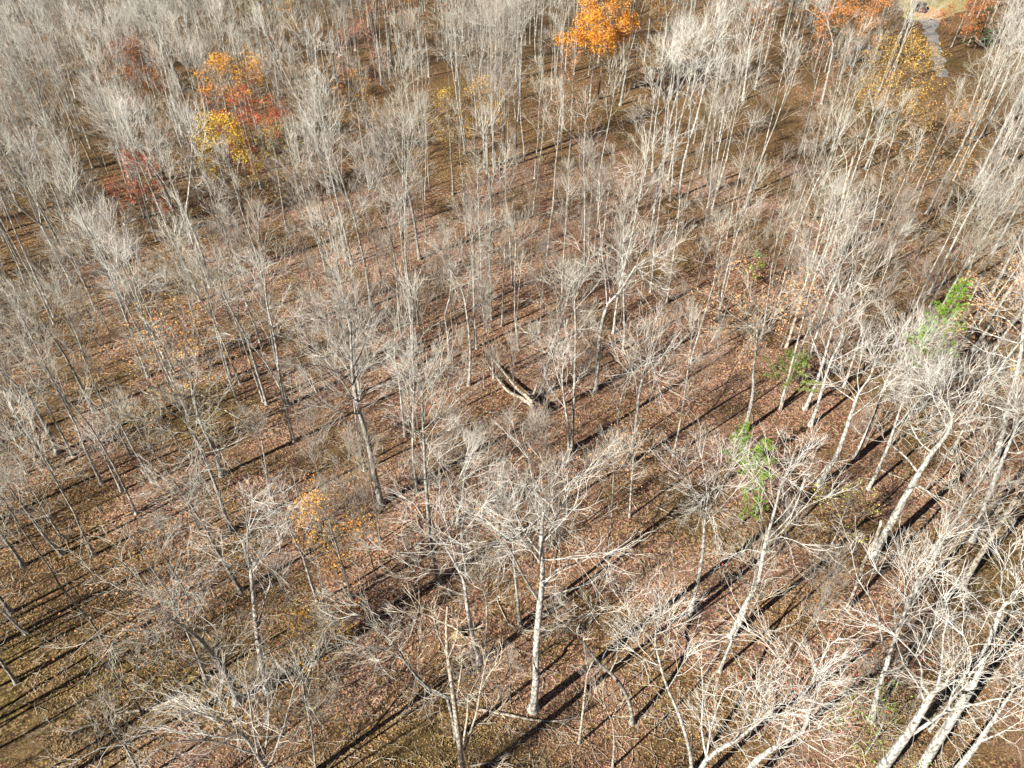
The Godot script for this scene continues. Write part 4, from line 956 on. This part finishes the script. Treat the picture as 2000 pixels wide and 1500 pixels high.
func build_ground() -> void:
	var xs := [-1600.0, -900.0, -500.0, -300.0]
	var zs := [400.0, 160.0, 80.0]
	var q := -200.0
	while q <= 200.0:
		xs.append(q)
		q += 1.6 if absf(q) < 80.0 else 4.0
	xs.append_array([300.0, 500.0, 900.0, 1600.0])
	q = 40.0
	while q >= -230.0:
		zs.append(q)
		q -= 1.5 if q > -110.0 else 4.0
	zs.append_array([-300.0, -500.0, -900.0, -1800.0])
	var a := []
	a.resize(Mesh.ARRAY_MAX)
	var v := PackedVector3Array(); var n := PackedVector3Array(); var c := PackedColorArray(); var uv := PackedVector2Array(); var ix := PackedInt32Array()
	var W := xs.size()
	for z in zs:
		for x in xs:
			v.append(Vector3(x, gh(x, z), z))
			var e := 0.5
			n.append(Vector3(gh(x - e, z) - gh(x + e, z), 2 * e, gh(x, z - e) - gh(x, z + e)).normalized())
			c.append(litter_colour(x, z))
			uv.append(Vector2(x, z) / 11.0)
	for j in zs.size() - 1:
		for i in W - 1:
			var k: int = j * W + i
			for t in [k, k + W, k + 1, k + 1, k + W, k + W + 1]:
				ix.append(t)
	a[Mesh.ARRAY_VERTEX] = v; a[Mesh.ARRAY_NORMAL] = n; a[Mesh.ARRAY_COLOR] = c; a[Mesh.ARRAY_TEX_UV] = uv; a[Mesh.ARRAY_INDEX] = ix
	var m := ArrayMesh.new()
	m.add_surface_from_arrays(Mesh.PRIMITIVE_TRIANGLES, a)
	m.surface_set_material(0, M.ground)
	structure("ground", m)

func sheet(px: Array, lift: float, mat: Material) -> ArrayMesh:
	var flat := PackedVector2Array()
	rng.seed = 808
	for i in px.size():
		var g := on_ground(px[i])
		var g2 := on_ground(px[(i + 1) % px.size()])
		var a := Vector2(g.x, g.z)
		var b := Vector2(g2.x, g2.z)
		var steps := maxi(1, int(a.distance_to(b) / 0.9))
		var side := (b - a).normalized().orthogonal()
		for k in steps:      # a worn, ragged edge
			flat.append(a.lerp(b, float(k) / steps) + side * (rng.randf_range(-0.22, 0.22) + 0.9 * cnoise.get_noise_2d(a.lerp(b, float(k) / steps).x * 4.0, a.lerp(b, float(k) / steps).y * 4.0)))
	var st := SurfaceTool.new()
	st.begin(Mesh.PRIMITIVE_TRIANGLES)
	var tri := Geometry2D.triangulate_polygon(flat)
	for j in range(0, tri.size(), 3):      # clockwise as seen from above
		if (flat[tri[j + 1]] - flat[tri[j]]).cross(flat[tri[j + 2]] - flat[tri[j]]) < 0.0:
			var keep := tri[j + 1]
			tri[j + 1] = tri[j + 2]
			tri[j + 2] = keep
	for i in tri:
		st.set_normal(Vector3.UP)
		st.set_uv(flat[i] / 6.0)
		st.add_vertex(Vector3(flat[i].x, lift, flat[i].y))
	var m := st.commit()
	m.surface_set_material(0, mat)
	return m

func build_drive() -> void:
	structure("lawn", sheet([Vector2(1768, 36), Vector2(1800, 40), Vector2(1850, 34), Vector2(1885, 20), Vector2(1900, -25), Vector2(1860, -60), Vector2(1780, -70), Vector2(1745, -20)], 0.012, M.lawn))
	structure("dirt_clearing", sheet([Vector2(1780, 26), Vector2(1790, 34), Vector2(1798, 39), Vector2(1836, 39), Vector2(1846, 30), Vector2(1838, 20), Vector2(1826, 14), Vector2(1814, 13), Vector2(1790, 16)], 0.024, M.dirt))
	structure("gravel_driveway", sheet([Vector2(1797, 38), Vector2(1804, 58), Vector2(1812, 84), Vector2(1820, 112), Vector2(1826, 150), Vector2(1848, 150), Vector2(1842, 112), Vector2(1834, 84), Vector2(1831, 58), Vector2(1838, 38)], 0.036, M.gravel))

func build_litter() -> void:
	rng.seed = 61
	var b := Buf.new()
	var pal := [Color(0.34, 0.19, 0.09), Color(0.42, 0.25, 0.14), Color(0.30, 0.18, 0.09), Color(0.46, 0.30, 0.18), Color(0.40, 0.20, 0.11), Color(0.20, 0.13, 0.07), Color(0.52, 0.35, 0.23), Color(0.33, 0.25, 0.11)]
	var want := 150000
	for i in want:
		# more leaves close by, where they can be told apart
		var t := rng.randf()
		var d := 13.0 + 70.0 * t * sqrt(t)
		var w := 12.0 + d * 0.86
		var x := rng.randf_range(-w, w)
		var z := -d
		if cnoise.get_noise_2d(x * 3.0 + 50.0, z * 3.0) < rng.randf_range(-0.6, 0.1):
			continue
		var p := Vector3(x, gh(x, z) + rng.randf_range(0.02, 0.06), z)
		var s := rng.randf_range(0.055, 0.105) * (1.0 + d * 0.006)
		var yaw := rng.randf() * TAU
		var u := Vector3(cos(yaw), rng.randf_range(-0.4, 0.4), sin(yaw)) * s * 0.5
		var wv := Vector3(-sin(yaw), rng.randf_range(-0.4, 0.4), cos(yaw)) * s * 0.36
		var nrm := wv.cross(u).normalized()
		if nrm.y < 0.0:
			nrm = -nrm
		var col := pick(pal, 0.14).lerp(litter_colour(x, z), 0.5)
		var k := b.v.size()
		b.v.append(p - u); b.v.append(p + wv + Vector3(0, s * 0.15, 0)); b.v.append(p + u); b.v.append(p - wv + Vector3(0, s * 0.15, 0))
		for j in 4:
			b.n.append(nrm); b.c.append(col)
		var flip: bool = (b.v[k + 1] - b.v[k]).cross(b.v[k + 2] - b.v[k]).y > 0.0
		for j in ([0, 2, 1, 0, 3, 2] if flip else [0, 1, 2, 0, 2, 3]):
			b.i.append(k + j)
	var o := MeshInstance3D.new()
	o.name = "leaf_litter"
	o.mesh = b.mesh(M.dry_leaf)
	add_child(o)
	o.set_meta("kind", "stuff")
	o.set_meta("label", "dry orange brown leaves covering the forest floor")
	o.set_meta("category", "leaf litter")
	# fine fallen sticks, too many to count
	b = Buf.new()
	for i in 8000:
		var d := 13.0 + 75.0 * pow(rng.randf(), 1.3)
		var w := 12.0 + d * 0.86
		var x := rng.randf_range(-w, w)
		var z := -d
		var yaw := rng.randf() * TAU
		var L := rng.randf_range(0.4, 1.7)
		var pts := PackedVector3Array()
		for k in 3:
			var xx := x + cos(yaw) * L * k * 0.5
			var zz := z + sin(yaw) * L * k * 0.5
			pts.append(Vector3(xx, gh(xx, zz) + 0.04 + rng.randf() * 0.10, zz))
			yaw += rng.randf_range(-0.4, 0.4)
		var r := rng.randf_range(0.009, 0.024)
		tube(b, pts, PackedFloat32Array([r, r * 0.8, 0.002]), 3, jit(Color(0.44, 0.39, 0.32), 0.3))
	o = MeshInstance3D.new()
	o.name = "fallen_sticks"
	o.mesh = b.mesh(M.twig)
	add_child(o)
	o.set_meta("kind", "stuff")
	o.set_meta("label", "thin grey sticks strewn all over the litter")
	o.set_meta("category", "sticks")

# ---------------------------------------------------------------- the rest of the wood
# trees for each 100 square metres of ground, by the 250 pixel square of the photograph in which the foot stands
const DENS := [
	[3.4, 3.4, 3.2, 2.6, 2.3, 2.1, 1.8, 1.1],
	[2.0, 1.8, 1.4, 1.2, 1.1, 1.1, 1.2, 1.2],
	[2.1, 1.7, 1.0, 0.7, 0.5, 0.7, 1.4, 1.6],
	[2.0, 1.3, 0.5, 0.15, 0.1, 0.3, 1.0, 1.3],
	[0.6, 0.5, 0.2, 0.1, 0.1, 0.1, 0.5, 0.9],
	[0.1, 0.1, 0.1, 0.1, 0.1, 0.2, 0.4, 0.5],
]
# thin young poles among them
const POLES := [
	[3.5, 3.5, 3.5, 3.5, 3.2, 3.0, 2.5, 1.4],
	[4.5, 4.5, 4.5, 4.6, 4.2, 4.0, 3.8, 3.6],
	[5.6, 5.4, 5.0, 3.8, 2.6, 3.4, 4.5, 4.5],
	[4.6, 3.6, 2.2, 1.0, 0.8, 1.4, 2.8, 3.2],
	[1.8, 1.5, 1.0, 0.3, 0.3, 0.5, 1.6, 2.2],
	[0.4, 0.3, 0.3, 0.2, 0.2, 0.5, 0.8, 1.0],
]

func near_any(p: Vector3, spots: Array, r: float) -> bool:
	for s in spots:
		if Vector2(p.x - s.x, p.z - s.z).length() < r:
			return true
	return false

func build_wood(spots: Array) -> void:
	rng.seed = 2024
	var cell := 3.6
	var cand := []
	var drive := [Vector2(1815, 20), Vector2(1818, 45), Vector2(1820, 70), Vector2(1826, 95), Vector2(1836, 110), Vector2(1800, 25), Vector2(1835, 30), Vector2(1780, 15), Vector2(1850, 10)]
	var open := []
	for d in drive:
		open.append(on_ground(d))
	# do not plant in front of the leaf crowns, nor hide the fallen trunk
	var clear := []
	for c in coloured():
		var f := on_ground(c[1])
		var mid := f + Vector3(0, c[2] * (1.0 + c[3]) * 0.5, 0)
		clear.append([to_px(mid), 26.0 + 1900.0 * c[4] / f.length(), Vector2(f.x, f.z).length()])
	for c in [[Vector2(1815, 45), 40.0, Vector2(1815, 20)], [Vector2(1825, 100), 45.0, Vector2(1825, 110)], [Vector2(1850, 610), 75.0, Vector2(1800, 762)], [Vector2(1535, 715), 50.0, Vector2(1525, 800)], [Vector2(1465, 910), 70.0, Vector2(1464, 960)], [Vector2(1467, 525), 30.0, Vector2(1466, 562)], [Vector2(1905, 55), 40.0, Vector2(1903, 96)], [Vector2(1000, 760), 80.0, Vector2(1000, 780)], [Vector2(1490, 600), 60.0, Vector2(1454, 842)], [Vector2(360, 700), 80.0, Vector2(434, 927)]]:
		var f := on_ground(c[2])
		clear.append([c[0], c[1], Vector2(f.x, f.z).length()])
	for layer in 2:
		var z := 24.0
		while z > -180.0:
			var x := -150.0
			while x < 125.0:
				var p := Vector3(x + rng.randf() * cell, 0, z - rng.randf() * cell)
				var chance := rng.randf()
				var kind := rng.randi() % FIRST_POLE if layer == 0 else FIRST_POLE + rng.randi() % (N_TREES - FIRST_POLE)
				var yaw := rng.randf() * TAU
				var size := rng.randf_range(0.72, 1.12)
				x += cell
				p.y = gh(p.x, p.z)
				var dist := Vector2(p.x, p.z).length()
				var foot := to_px(p)
				var seen := foot.x > -60 and foot.x < 2060 and foot.y > -20 and foot.y < 1540
				var seen_top := false
				for up in [5.0, 9.0, 13.0, 17.0]:
					var top := to_px(p + Vector3(0, up, 0))
					var wide: float = 3.5 * FPX / maxf(4.0, Vector3(p.x, p.y + up - CAM_H, p.z).length())
					if top.x > -wide and top.x < 2000 + wide and top.y > -60 and top.y < 1500 + wide:
						seen_top = true
				var table: Array = DENS if layer == 0 else POLES
				var dens := 0.0
				if seen:
					dens = table[clampi(int(foot.y / 250.0), 0, 5)][clampi(int(foot.x / 250.0), 0, 7)]
				elif seen_top:
					dens = (0.0 if foot.x < 1500.0 else 0.4) if foot.y > 1400 else 2.4
				else:
					# out of sight, yet its shadow may fall into the picture: left of and behind the view only
					if p.x > 8.0 or p.z < -150.0 or p.x < -0.72 * absf(p.z) - 52.0 or dist < 9.0:
						continue
					dens = 2.6
				if chance * 100.0 / (cell * cell) > dens:
					continue
				if near_any(p, spots, 1.2) or near_any(p, open, 5.0):
					continue
				if seen or seen_top:
					var hides := false
					for c in clear:
						for up in [8.0, 11.0, 14.5]:
							var gap: float = to_px(p + Vector3(0, up * size, 0)).distance_to(c[0])
							if gap < c[1] * (1.0 if layer == 0 else 0.6) and dist < c[2]:
								hides = true
					if hides:
						continue
				cand.append({"p": p, "k": kind, "yaw": yaw, "s": size, "d": dist, "seen": seen or seen_top, "layer": layer})
			z -= cell
	cand.sort_custom(func(a, b): return a.d < b.d)
	var singles := 0
	var young := 0
	var rest := {}
	var marks := {"by the fallen double trunk": on_ground(Vector2(1000, 770)), "by the golden sapling": on_ground(Vector2(686, 1168)), "by the three small pines": on_ground(Vector2(1460, 970)), "by the layered bright green pine": on_ground(Vector2(1800, 762)), "by the wispy green pine": on_ground(Vector2(1525, 800)), "by the two toned red tree": on_ground(Vector2(515, 352)), "by the amber oak": on_ground(Vector2(434, 927)), "by the ochre domed tree": on_ground(Vector2(1690, 330)), "by the massive white tree": on_ground(Vector2(1720, 1500)), "by the thick bleached snag": on_ground(Vector2(1879, 1143)), "by the silver fan tree": on_ground(Vector2(745, 985)), "by the coral red tree": on_ground(Vector2(312, 482)), "by the broad white tree": on_ground(Vector2(1706, 1085)), "by the twin topped snag": on_ground(Vector2(1625, 507)), "by the silver blue fan tree": on_ground(Vector2(353, 451)), "by the white forked tree": on_ground(Vector2(937, 1292)), "by the big straight pale tree": on_ground(Vector2(1042, 1383)), "by the zigzag tree": on_ground(Vector2(1235, 1412)), "by the great parted tree": on_ground(Vector2(1163, 763)), "by the Y shaped pole": on_ground(Vector2(1013, 682)), "by the contorted grey tree": on_ground(Vector2(112, 885)), "by the gnarled corkscrew tree": on_ground(Vector2(455, 1036)), "by the gravel driveway": on_ground(Vector2(1825, 90)), "by the brilliant orange tree": on_ground(Vector2(1152, 200)), "by the small bright yellow tree": on_ground(Vector2(482, 430)), "by the dusky red tree": on_ground(Vector2(322, 350)), "by the tan tufted oak": on_ground(Vector2(1454, 842)), "by the oak with long tan limbs": on_ground(Vector2(1940, 913)), "by the pale clumped tree": on_ground(Vector2(1430, 1241)), "by the tall pale leaning pair": on_ground(Vector2(1580, 800)), "by the many stemmed tree": on_ground(Vector2(523, 1346)), "by the bent brown oak": on_ground(Vector2(465, 1370)), "by the silver vase tree": on_ground(Vector2(966, 325)), "by the antler limbed tree": on_ground(Vector2(1450, 196)), "by the yellow capped tree": on_ground(Vector2(957, 385)), "by the white armed forked tree": on_ground(Vector2(1270, 476)), "by the curling limbed pale tree": on_ground(Vector2(574, 861)), "by the paired grey poles": on_ground(Vector2(521, 789)), "by the wavy dark pole": on_ground(Vector2(877, 703)), "by the amber patch tree": on_ground(Vector2(722, 370)), "by the salmon leaved tree": on_ground(Vector2(1560, 300)), "by the amber freckled tree": on_ground(Vector2(1770, 460)), "by the blush leaved tree": on_ground(Vector2(1110, 330)), "by the white vase tree": on_ground(Vector2(1231, 903)), "by the olive leaved tree": on_ground(Vector2(560, 450)), "by the split crowned white tree": on_ground(Vector2(1600, 945)), "by the short bleached snag": on_ground(Vector2(1655, 1188)), "by the yellowish sapling": on_ground(Vector2(590, 690)), "by the slim sunny strip tree": on_ground(Vector2(469, 749)), "by the dark shadow band trunk": on_ground(Vector2(259, 651))}
	for c in cand:
		var pr: Dictionary = protos[c.k]
		if c.seen and ((c.layer == 0 and singles < 215) or (c.layer == 1 and young < 290)):
			if c.layer == 0:
				singles += 1
			else:
				young += 1
			var label: String = pr.label
			var best := 7.0
			var add := ""
			for m in marks:
				var dd: float = Vector2(marks[m].x - c.p.x, marks[m].z - c.p.z).length()
				if dd < best:
					best = dd
					add = m
			if add != "" and (label + " " + add).split(" ").size() <= 16:
				label += " " + add
			var root := thing("dead_tree" if pr.dead else "bare_tree" if c.layer == 0 else "young_tree", label, "tree", c.p, "trees of the autumn wood" if c.layer == 0 else "thin young trees of the wood")
			root.rotation.y = c.yaw
			root.scale = Vector3.ONE * c.s
			plant(root, pr)
		else:
			if not rest.has(c.k):
				rest[c.k] = []
			rest[c.k].append(Transform3D(Basis(Vector3.UP, c.yaw).scaled(Vector3.ONE * c.s), c.p))
	var far := Node3D.new()
	far.name = "distant_woodland"
	add_child(far)
	far.set_meta("kind", "stuff")
	far.set_meta("label", "grey mass of bare trunks and twigs in the farther wood")
	far.set_meta("category", "woodland")
	var total := 0
	for k in rest:
		total += rest[k].size()
		for w in [["trunks", protos[k].wood], ["crowns", protos[k].fine], ["leaves", protos[k].leaf]]:
			if w[1] == null:
				continue
			var mm := MultiMesh.new()
			mm.transform_format = MultiMesh.TRANSFORM_3D
			mm.mesh = w[1]
			mm.instance_count = rest[k].size()
			for i in rest[k].size():
				mm.set_instance_transform(i, rest[k][i])
			var o := MultiMeshInstance3D.new()
			o.name = w[0]
			o.multimesh = mm
			far.add_child(o, true)
	print("single trees ", singles, " young ", young, "  in the mass ", total)
	# saplings of the undergrowth
	rng.seed = 515
	var made := 0
	var tries := 0
	while made < 295 and tries < 4000:
		tries += 1
		var d := 15.0 + 62.0 * pow(rng.randf(), 0.8)
		var w := 8.0 + d * 0.85
		var p := Vector3(rng.randf_range(-w, w), 0, -d)
		p.y = gh(p.x, p.z)
		var foot := to_px(p)
		if foot.x < 10 or foot.x > 1990 or foot.y > 1490:
			continue
		if foot.x < 420 and foot.y > 1050 and rng.randf() < 0.75:
			continue
		if near_any(p, spots, 0.9):
			continue
		made += 1
		var pr: Dictionary = protos[N_TREES + rng.randi() % (protos.size() - N_TREES)]
		var label: String = pr.label
		var best := 6.0
		for m in marks:
			var dd: float = Vector2(marks[m].x - p.x, marks[m].z - p.z).length()
			if dd < best and (pr.label + " " + m).split(" ").size() <= 16:
				best = dd
				label = pr.label + " " + m
		var root := thing("sapling", label, "sapling", p, "bare saplings of the undergrowth")
		root.rotation.y = rng.randf() * TAU
		root.scale = Vector3.ONE * rng.randf_range(0.6, 1.1)
		plant(root, pr)

# ---------------------------------------------------------------- materials
func noise_image(size: int, lo: float, hi: float, freq: float, type: int, seedn: int, octaves := 4) -> ImageTexture:
	var f := FastNoiseLite.new()
	f.seed = seedn
	f.noise_type = type
	f.frequency = freq
	f.fractal_octaves = octaves
	var im := f.get_seamless_image(size, size)
	im.convert(Image.FORMAT_L8)
	var d := im.get_data()
	var out := PackedByteArray()
	out.resize(d.size())
	for i in d.size():
		out[i] = int(clampf(lerpf(lo, hi, d[i] / 255.0), 0.0, 1.0) * 255.0)
	var r := Image.create_from_data(size, size, false, Image.FORMAT_L8, out)
	return ImageTexture.create_from_image(r)

func litter_texture() -> ImageTexture:
	var N := 1024
	var f := FastNoiseLite.new()
	f.seed = 5
	f.noise_type = FastNoiseLite.TYPE_CELLULAR
	f.cellular_return_type = FastNoiseLite.RETURN_CELL_VALUE
	f.cellular_jitter = 1.0
	f.frequency = 0.11
	f.fractal_type = FastNoiseLite.FRACTAL_NONE
	f.domain_warp_enabled = true
	f.domain_warp_amplitude = 9.0
	f.domain_warp_frequency = 0.07
	var a := f.get_seamless_image(N, N)
	a.convert(Image.FORMAT_L8)
	f.seed = 9
	f.frequency = 0.045
	f.cellular_return_type = FastNoiseLite.RETURN_DISTANCE
	var b := f.get_seamless_image(N, N)
	b.convert(Image.FORMAT_L8)
	var da := a.get_data()
	var db := b.get_data()
	var out := PackedByteArray()
	out.resize(N * N * 3)
	# brightness and hue of single leaves, as a factor on the ground's own colour
	var lut := []
	rng.seed = 3
	for i in 256:
		var t := rng.randf()
		var k := 0.62 + 0.75 * t * t
		lut.append(Vector3(k * rng.randf_range(0.92, 1.06), k * rng.randf_range(0.84, 1.02), k * rng.randf_range(0.74, 1.02)))
	for i in N * N:
		var c: Vector3 = lut[da[i]] * (0.80 + 0.2 * db[i] / 255.0)
		out[i * 3] = int(clampf(c.x * 0.78, 0, 1) * 255)
		out[i * 3 + 1] = int(clampf(c.y * 0.78, 0, 1) * 255)
		out[i * 3 + 2] = int(clampf(c.z * 0.78, 0, 1) * 255)
	var im := Image.create_from_data(N, N, false, Image.FORMAT_RGB8, out)
	return ImageTexture.create_from_image(im)

func mat(col: Color, rough: float, vertex := false) -> StandardMaterial3D:
	var m := StandardMaterial3D.new()
	m.albedo_color = col
	m.roughness = rough
	m.vertex_color_use_as_albedo = vertex
	m.metallic_specular = 0.25
	return m

func materials() -> void:
	M.bark = mat(Color.WHITE, 0.95, true)
	M.bark.albedo_texture = noise_image(512, 0.25, 1.3, 0.03, FastNoiseLite.TYPE_SIMPLEX_SMOOTH, 21, 5)
	M.bark.uv1_triplanar = true
	M.bark.uv1_world_triplanar = true
	M.bark.uv1_scale = Vector3(0.3, 0.14, 0.3)
	M.twig = mat(Color.WHITE, 0.9, true)
	M.leaf = mat(Color.WHITE, 0.7, true)
	M.leaf.cull_mode = BaseMaterial3D.CULL_DISABLED
	M.leaf.backlight_enabled = true
	M.leaf.backlight = Color(0.25, 0.18, 0.08)
	M.dry_leaf = mat(Color.WHITE, 0.75, true)
	M.dry_leaf.cull_mode = BaseMaterial3D.CULL_DISABLED
	M.needle = mat(Color.WHITE, 0.6, true)
	M.needle.cull_mode = BaseMaterial3D.CULL_DISABLED
	M.needle.backlight_enabled = true
	M.needle.backlight = Color(0.10, 0.16, 0.03)
	M.ground = mat(Color.WHITE, 0.95, true)
	M.ground.albedo_texture = litter_texture()
	M.earth = mat(Color.WHITE, 0.95, true)
	M.earth.albedo_texture = noise_image(256, 0.55, 1.1, 0.05, FastNoiseLite.TYPE_SIMPLEX, 31, 5)
	M.earth.uv1_triplanar = true
	M.gravel = mat(Color(0.58, 0.57, 0.56), 0.95)
	M.gravel.albedo_texture = noise_image(512, 0.55, 1.15, 0.06, FastNoiseLite.TYPE_SIMPLEX, 41, 5)
	M.dirt = mat(Color(0.72, 0.60, 0.46), 0.95)
	M.dirt.albedo_texture = noise_image(512, 0.7, 1.15, 0.03, FastNoiseLite.TYPE_SIMPLEX, 42, 5)
	M.lawn = mat(Color(0.66, 0.62, 0.44), 0.95)
	M.lawn.albedo_texture = noise_image(512, 0.6, 1.15, 0.04, FastNoiseLite.TYPE_SIMPLEX, 43, 5)
	M.paint = mat(Color.WHITE, 0.25, true)
	M.paint.clearcoat_enabled = true
	M.glass = mat(Color(0.05, 0.06, 0.07), 0.08)
	M.rubber = mat(Color(0.1, 0.1, 0.1), 0.8)
	M.metal = mat(Color(0.7, 0.7, 0.7), 0.3)
	M.metal.metallic = 0.8

func _ready() -> void:
	gnoise.seed = 11
	gnoise.frequency = 0.045
	cnoise.seed = 12
	cnoise.frequency = 0.06
	cnoise.fractal_octaves = 4
	# camera
	var cam := Camera3D.new()
	add_child(cam)
	cam.position = Vector3(0, CAM_H, 0)
	cam.rotation_degrees = Vector3(-PITCH, 0, 0)
	cam.fov = rad_to_deg(2.0 * atan(750.0 / FPX))
	cam.near = 0.3
	cam.far = 3000.0
	cam.current = true
	# sky, exposure
	var sky := ProceduralSkyMaterial.new()
	sky.sky_top_color = Color(0.25, 0.42, 0.72)
	sky.sky_horizon_color = Color(0.66, 0.74, 0.84)
	sky.sky_curve = 0.15
	sky.ground_bottom_color = Color(0.20, 0.15, 0.10)
	sky.ground_horizon_color = Color(0.45, 0.42, 0.40)
	var env := Environment.new()
	env.background_mode = Environment.BG_SKY
	env.sky = Sky.new()
	env.sky.sky_material = sky
	env.background_energy_multiplier = 0.13
	env.tonemap_mode = Environment.TONE_MAPPER_LINEAR
	env.tonemap_exposure = 2.55
	env.sdfgi_enabled = true
	env.ssao_enabled = true
	env.ssil_enabled = true
	var we := WorldEnvironment.new()
	we.environment = env
	add_child(we)
	# sun, low behind the camera's left shoulder
	var sun := DirectionalLight3D.new()
	add_child(sun)
	var az := deg_to_rad(SUN_AZ)
	var el := deg_to_rad(SUN_EL)
	sun.look_at_from_position(Vector3.ZERO, Vector3(sin(az) * cos(el), -sin(el), -cos(az) * cos(el)))
	sun.light_color = Color(1.0, 0.97, 0.92)
	sun.light_energy = 1.6
	sun.light_angular_distance = 0.3
	sun.shadow_enabled = true
	materials()
	print("materials ", Time.get_ticks_msec())
	build_ground()
	build_drive()
	make_protos()
	print("protos ", Time.get_ticks_msec())
	var spots := build_heroes()
	print("heroes ", Time.get_ticks_msec())
	spots.append_array(build_coloured())
	build_wood(spots)
	build_pines()
	build_broken_tree()
	build_logs()
	build_stump_mound()
	build_car()
	print("objects ", Time.get_ticks_msec())
	build_litter()
	print("litter ", Time.get_ticks_msec())
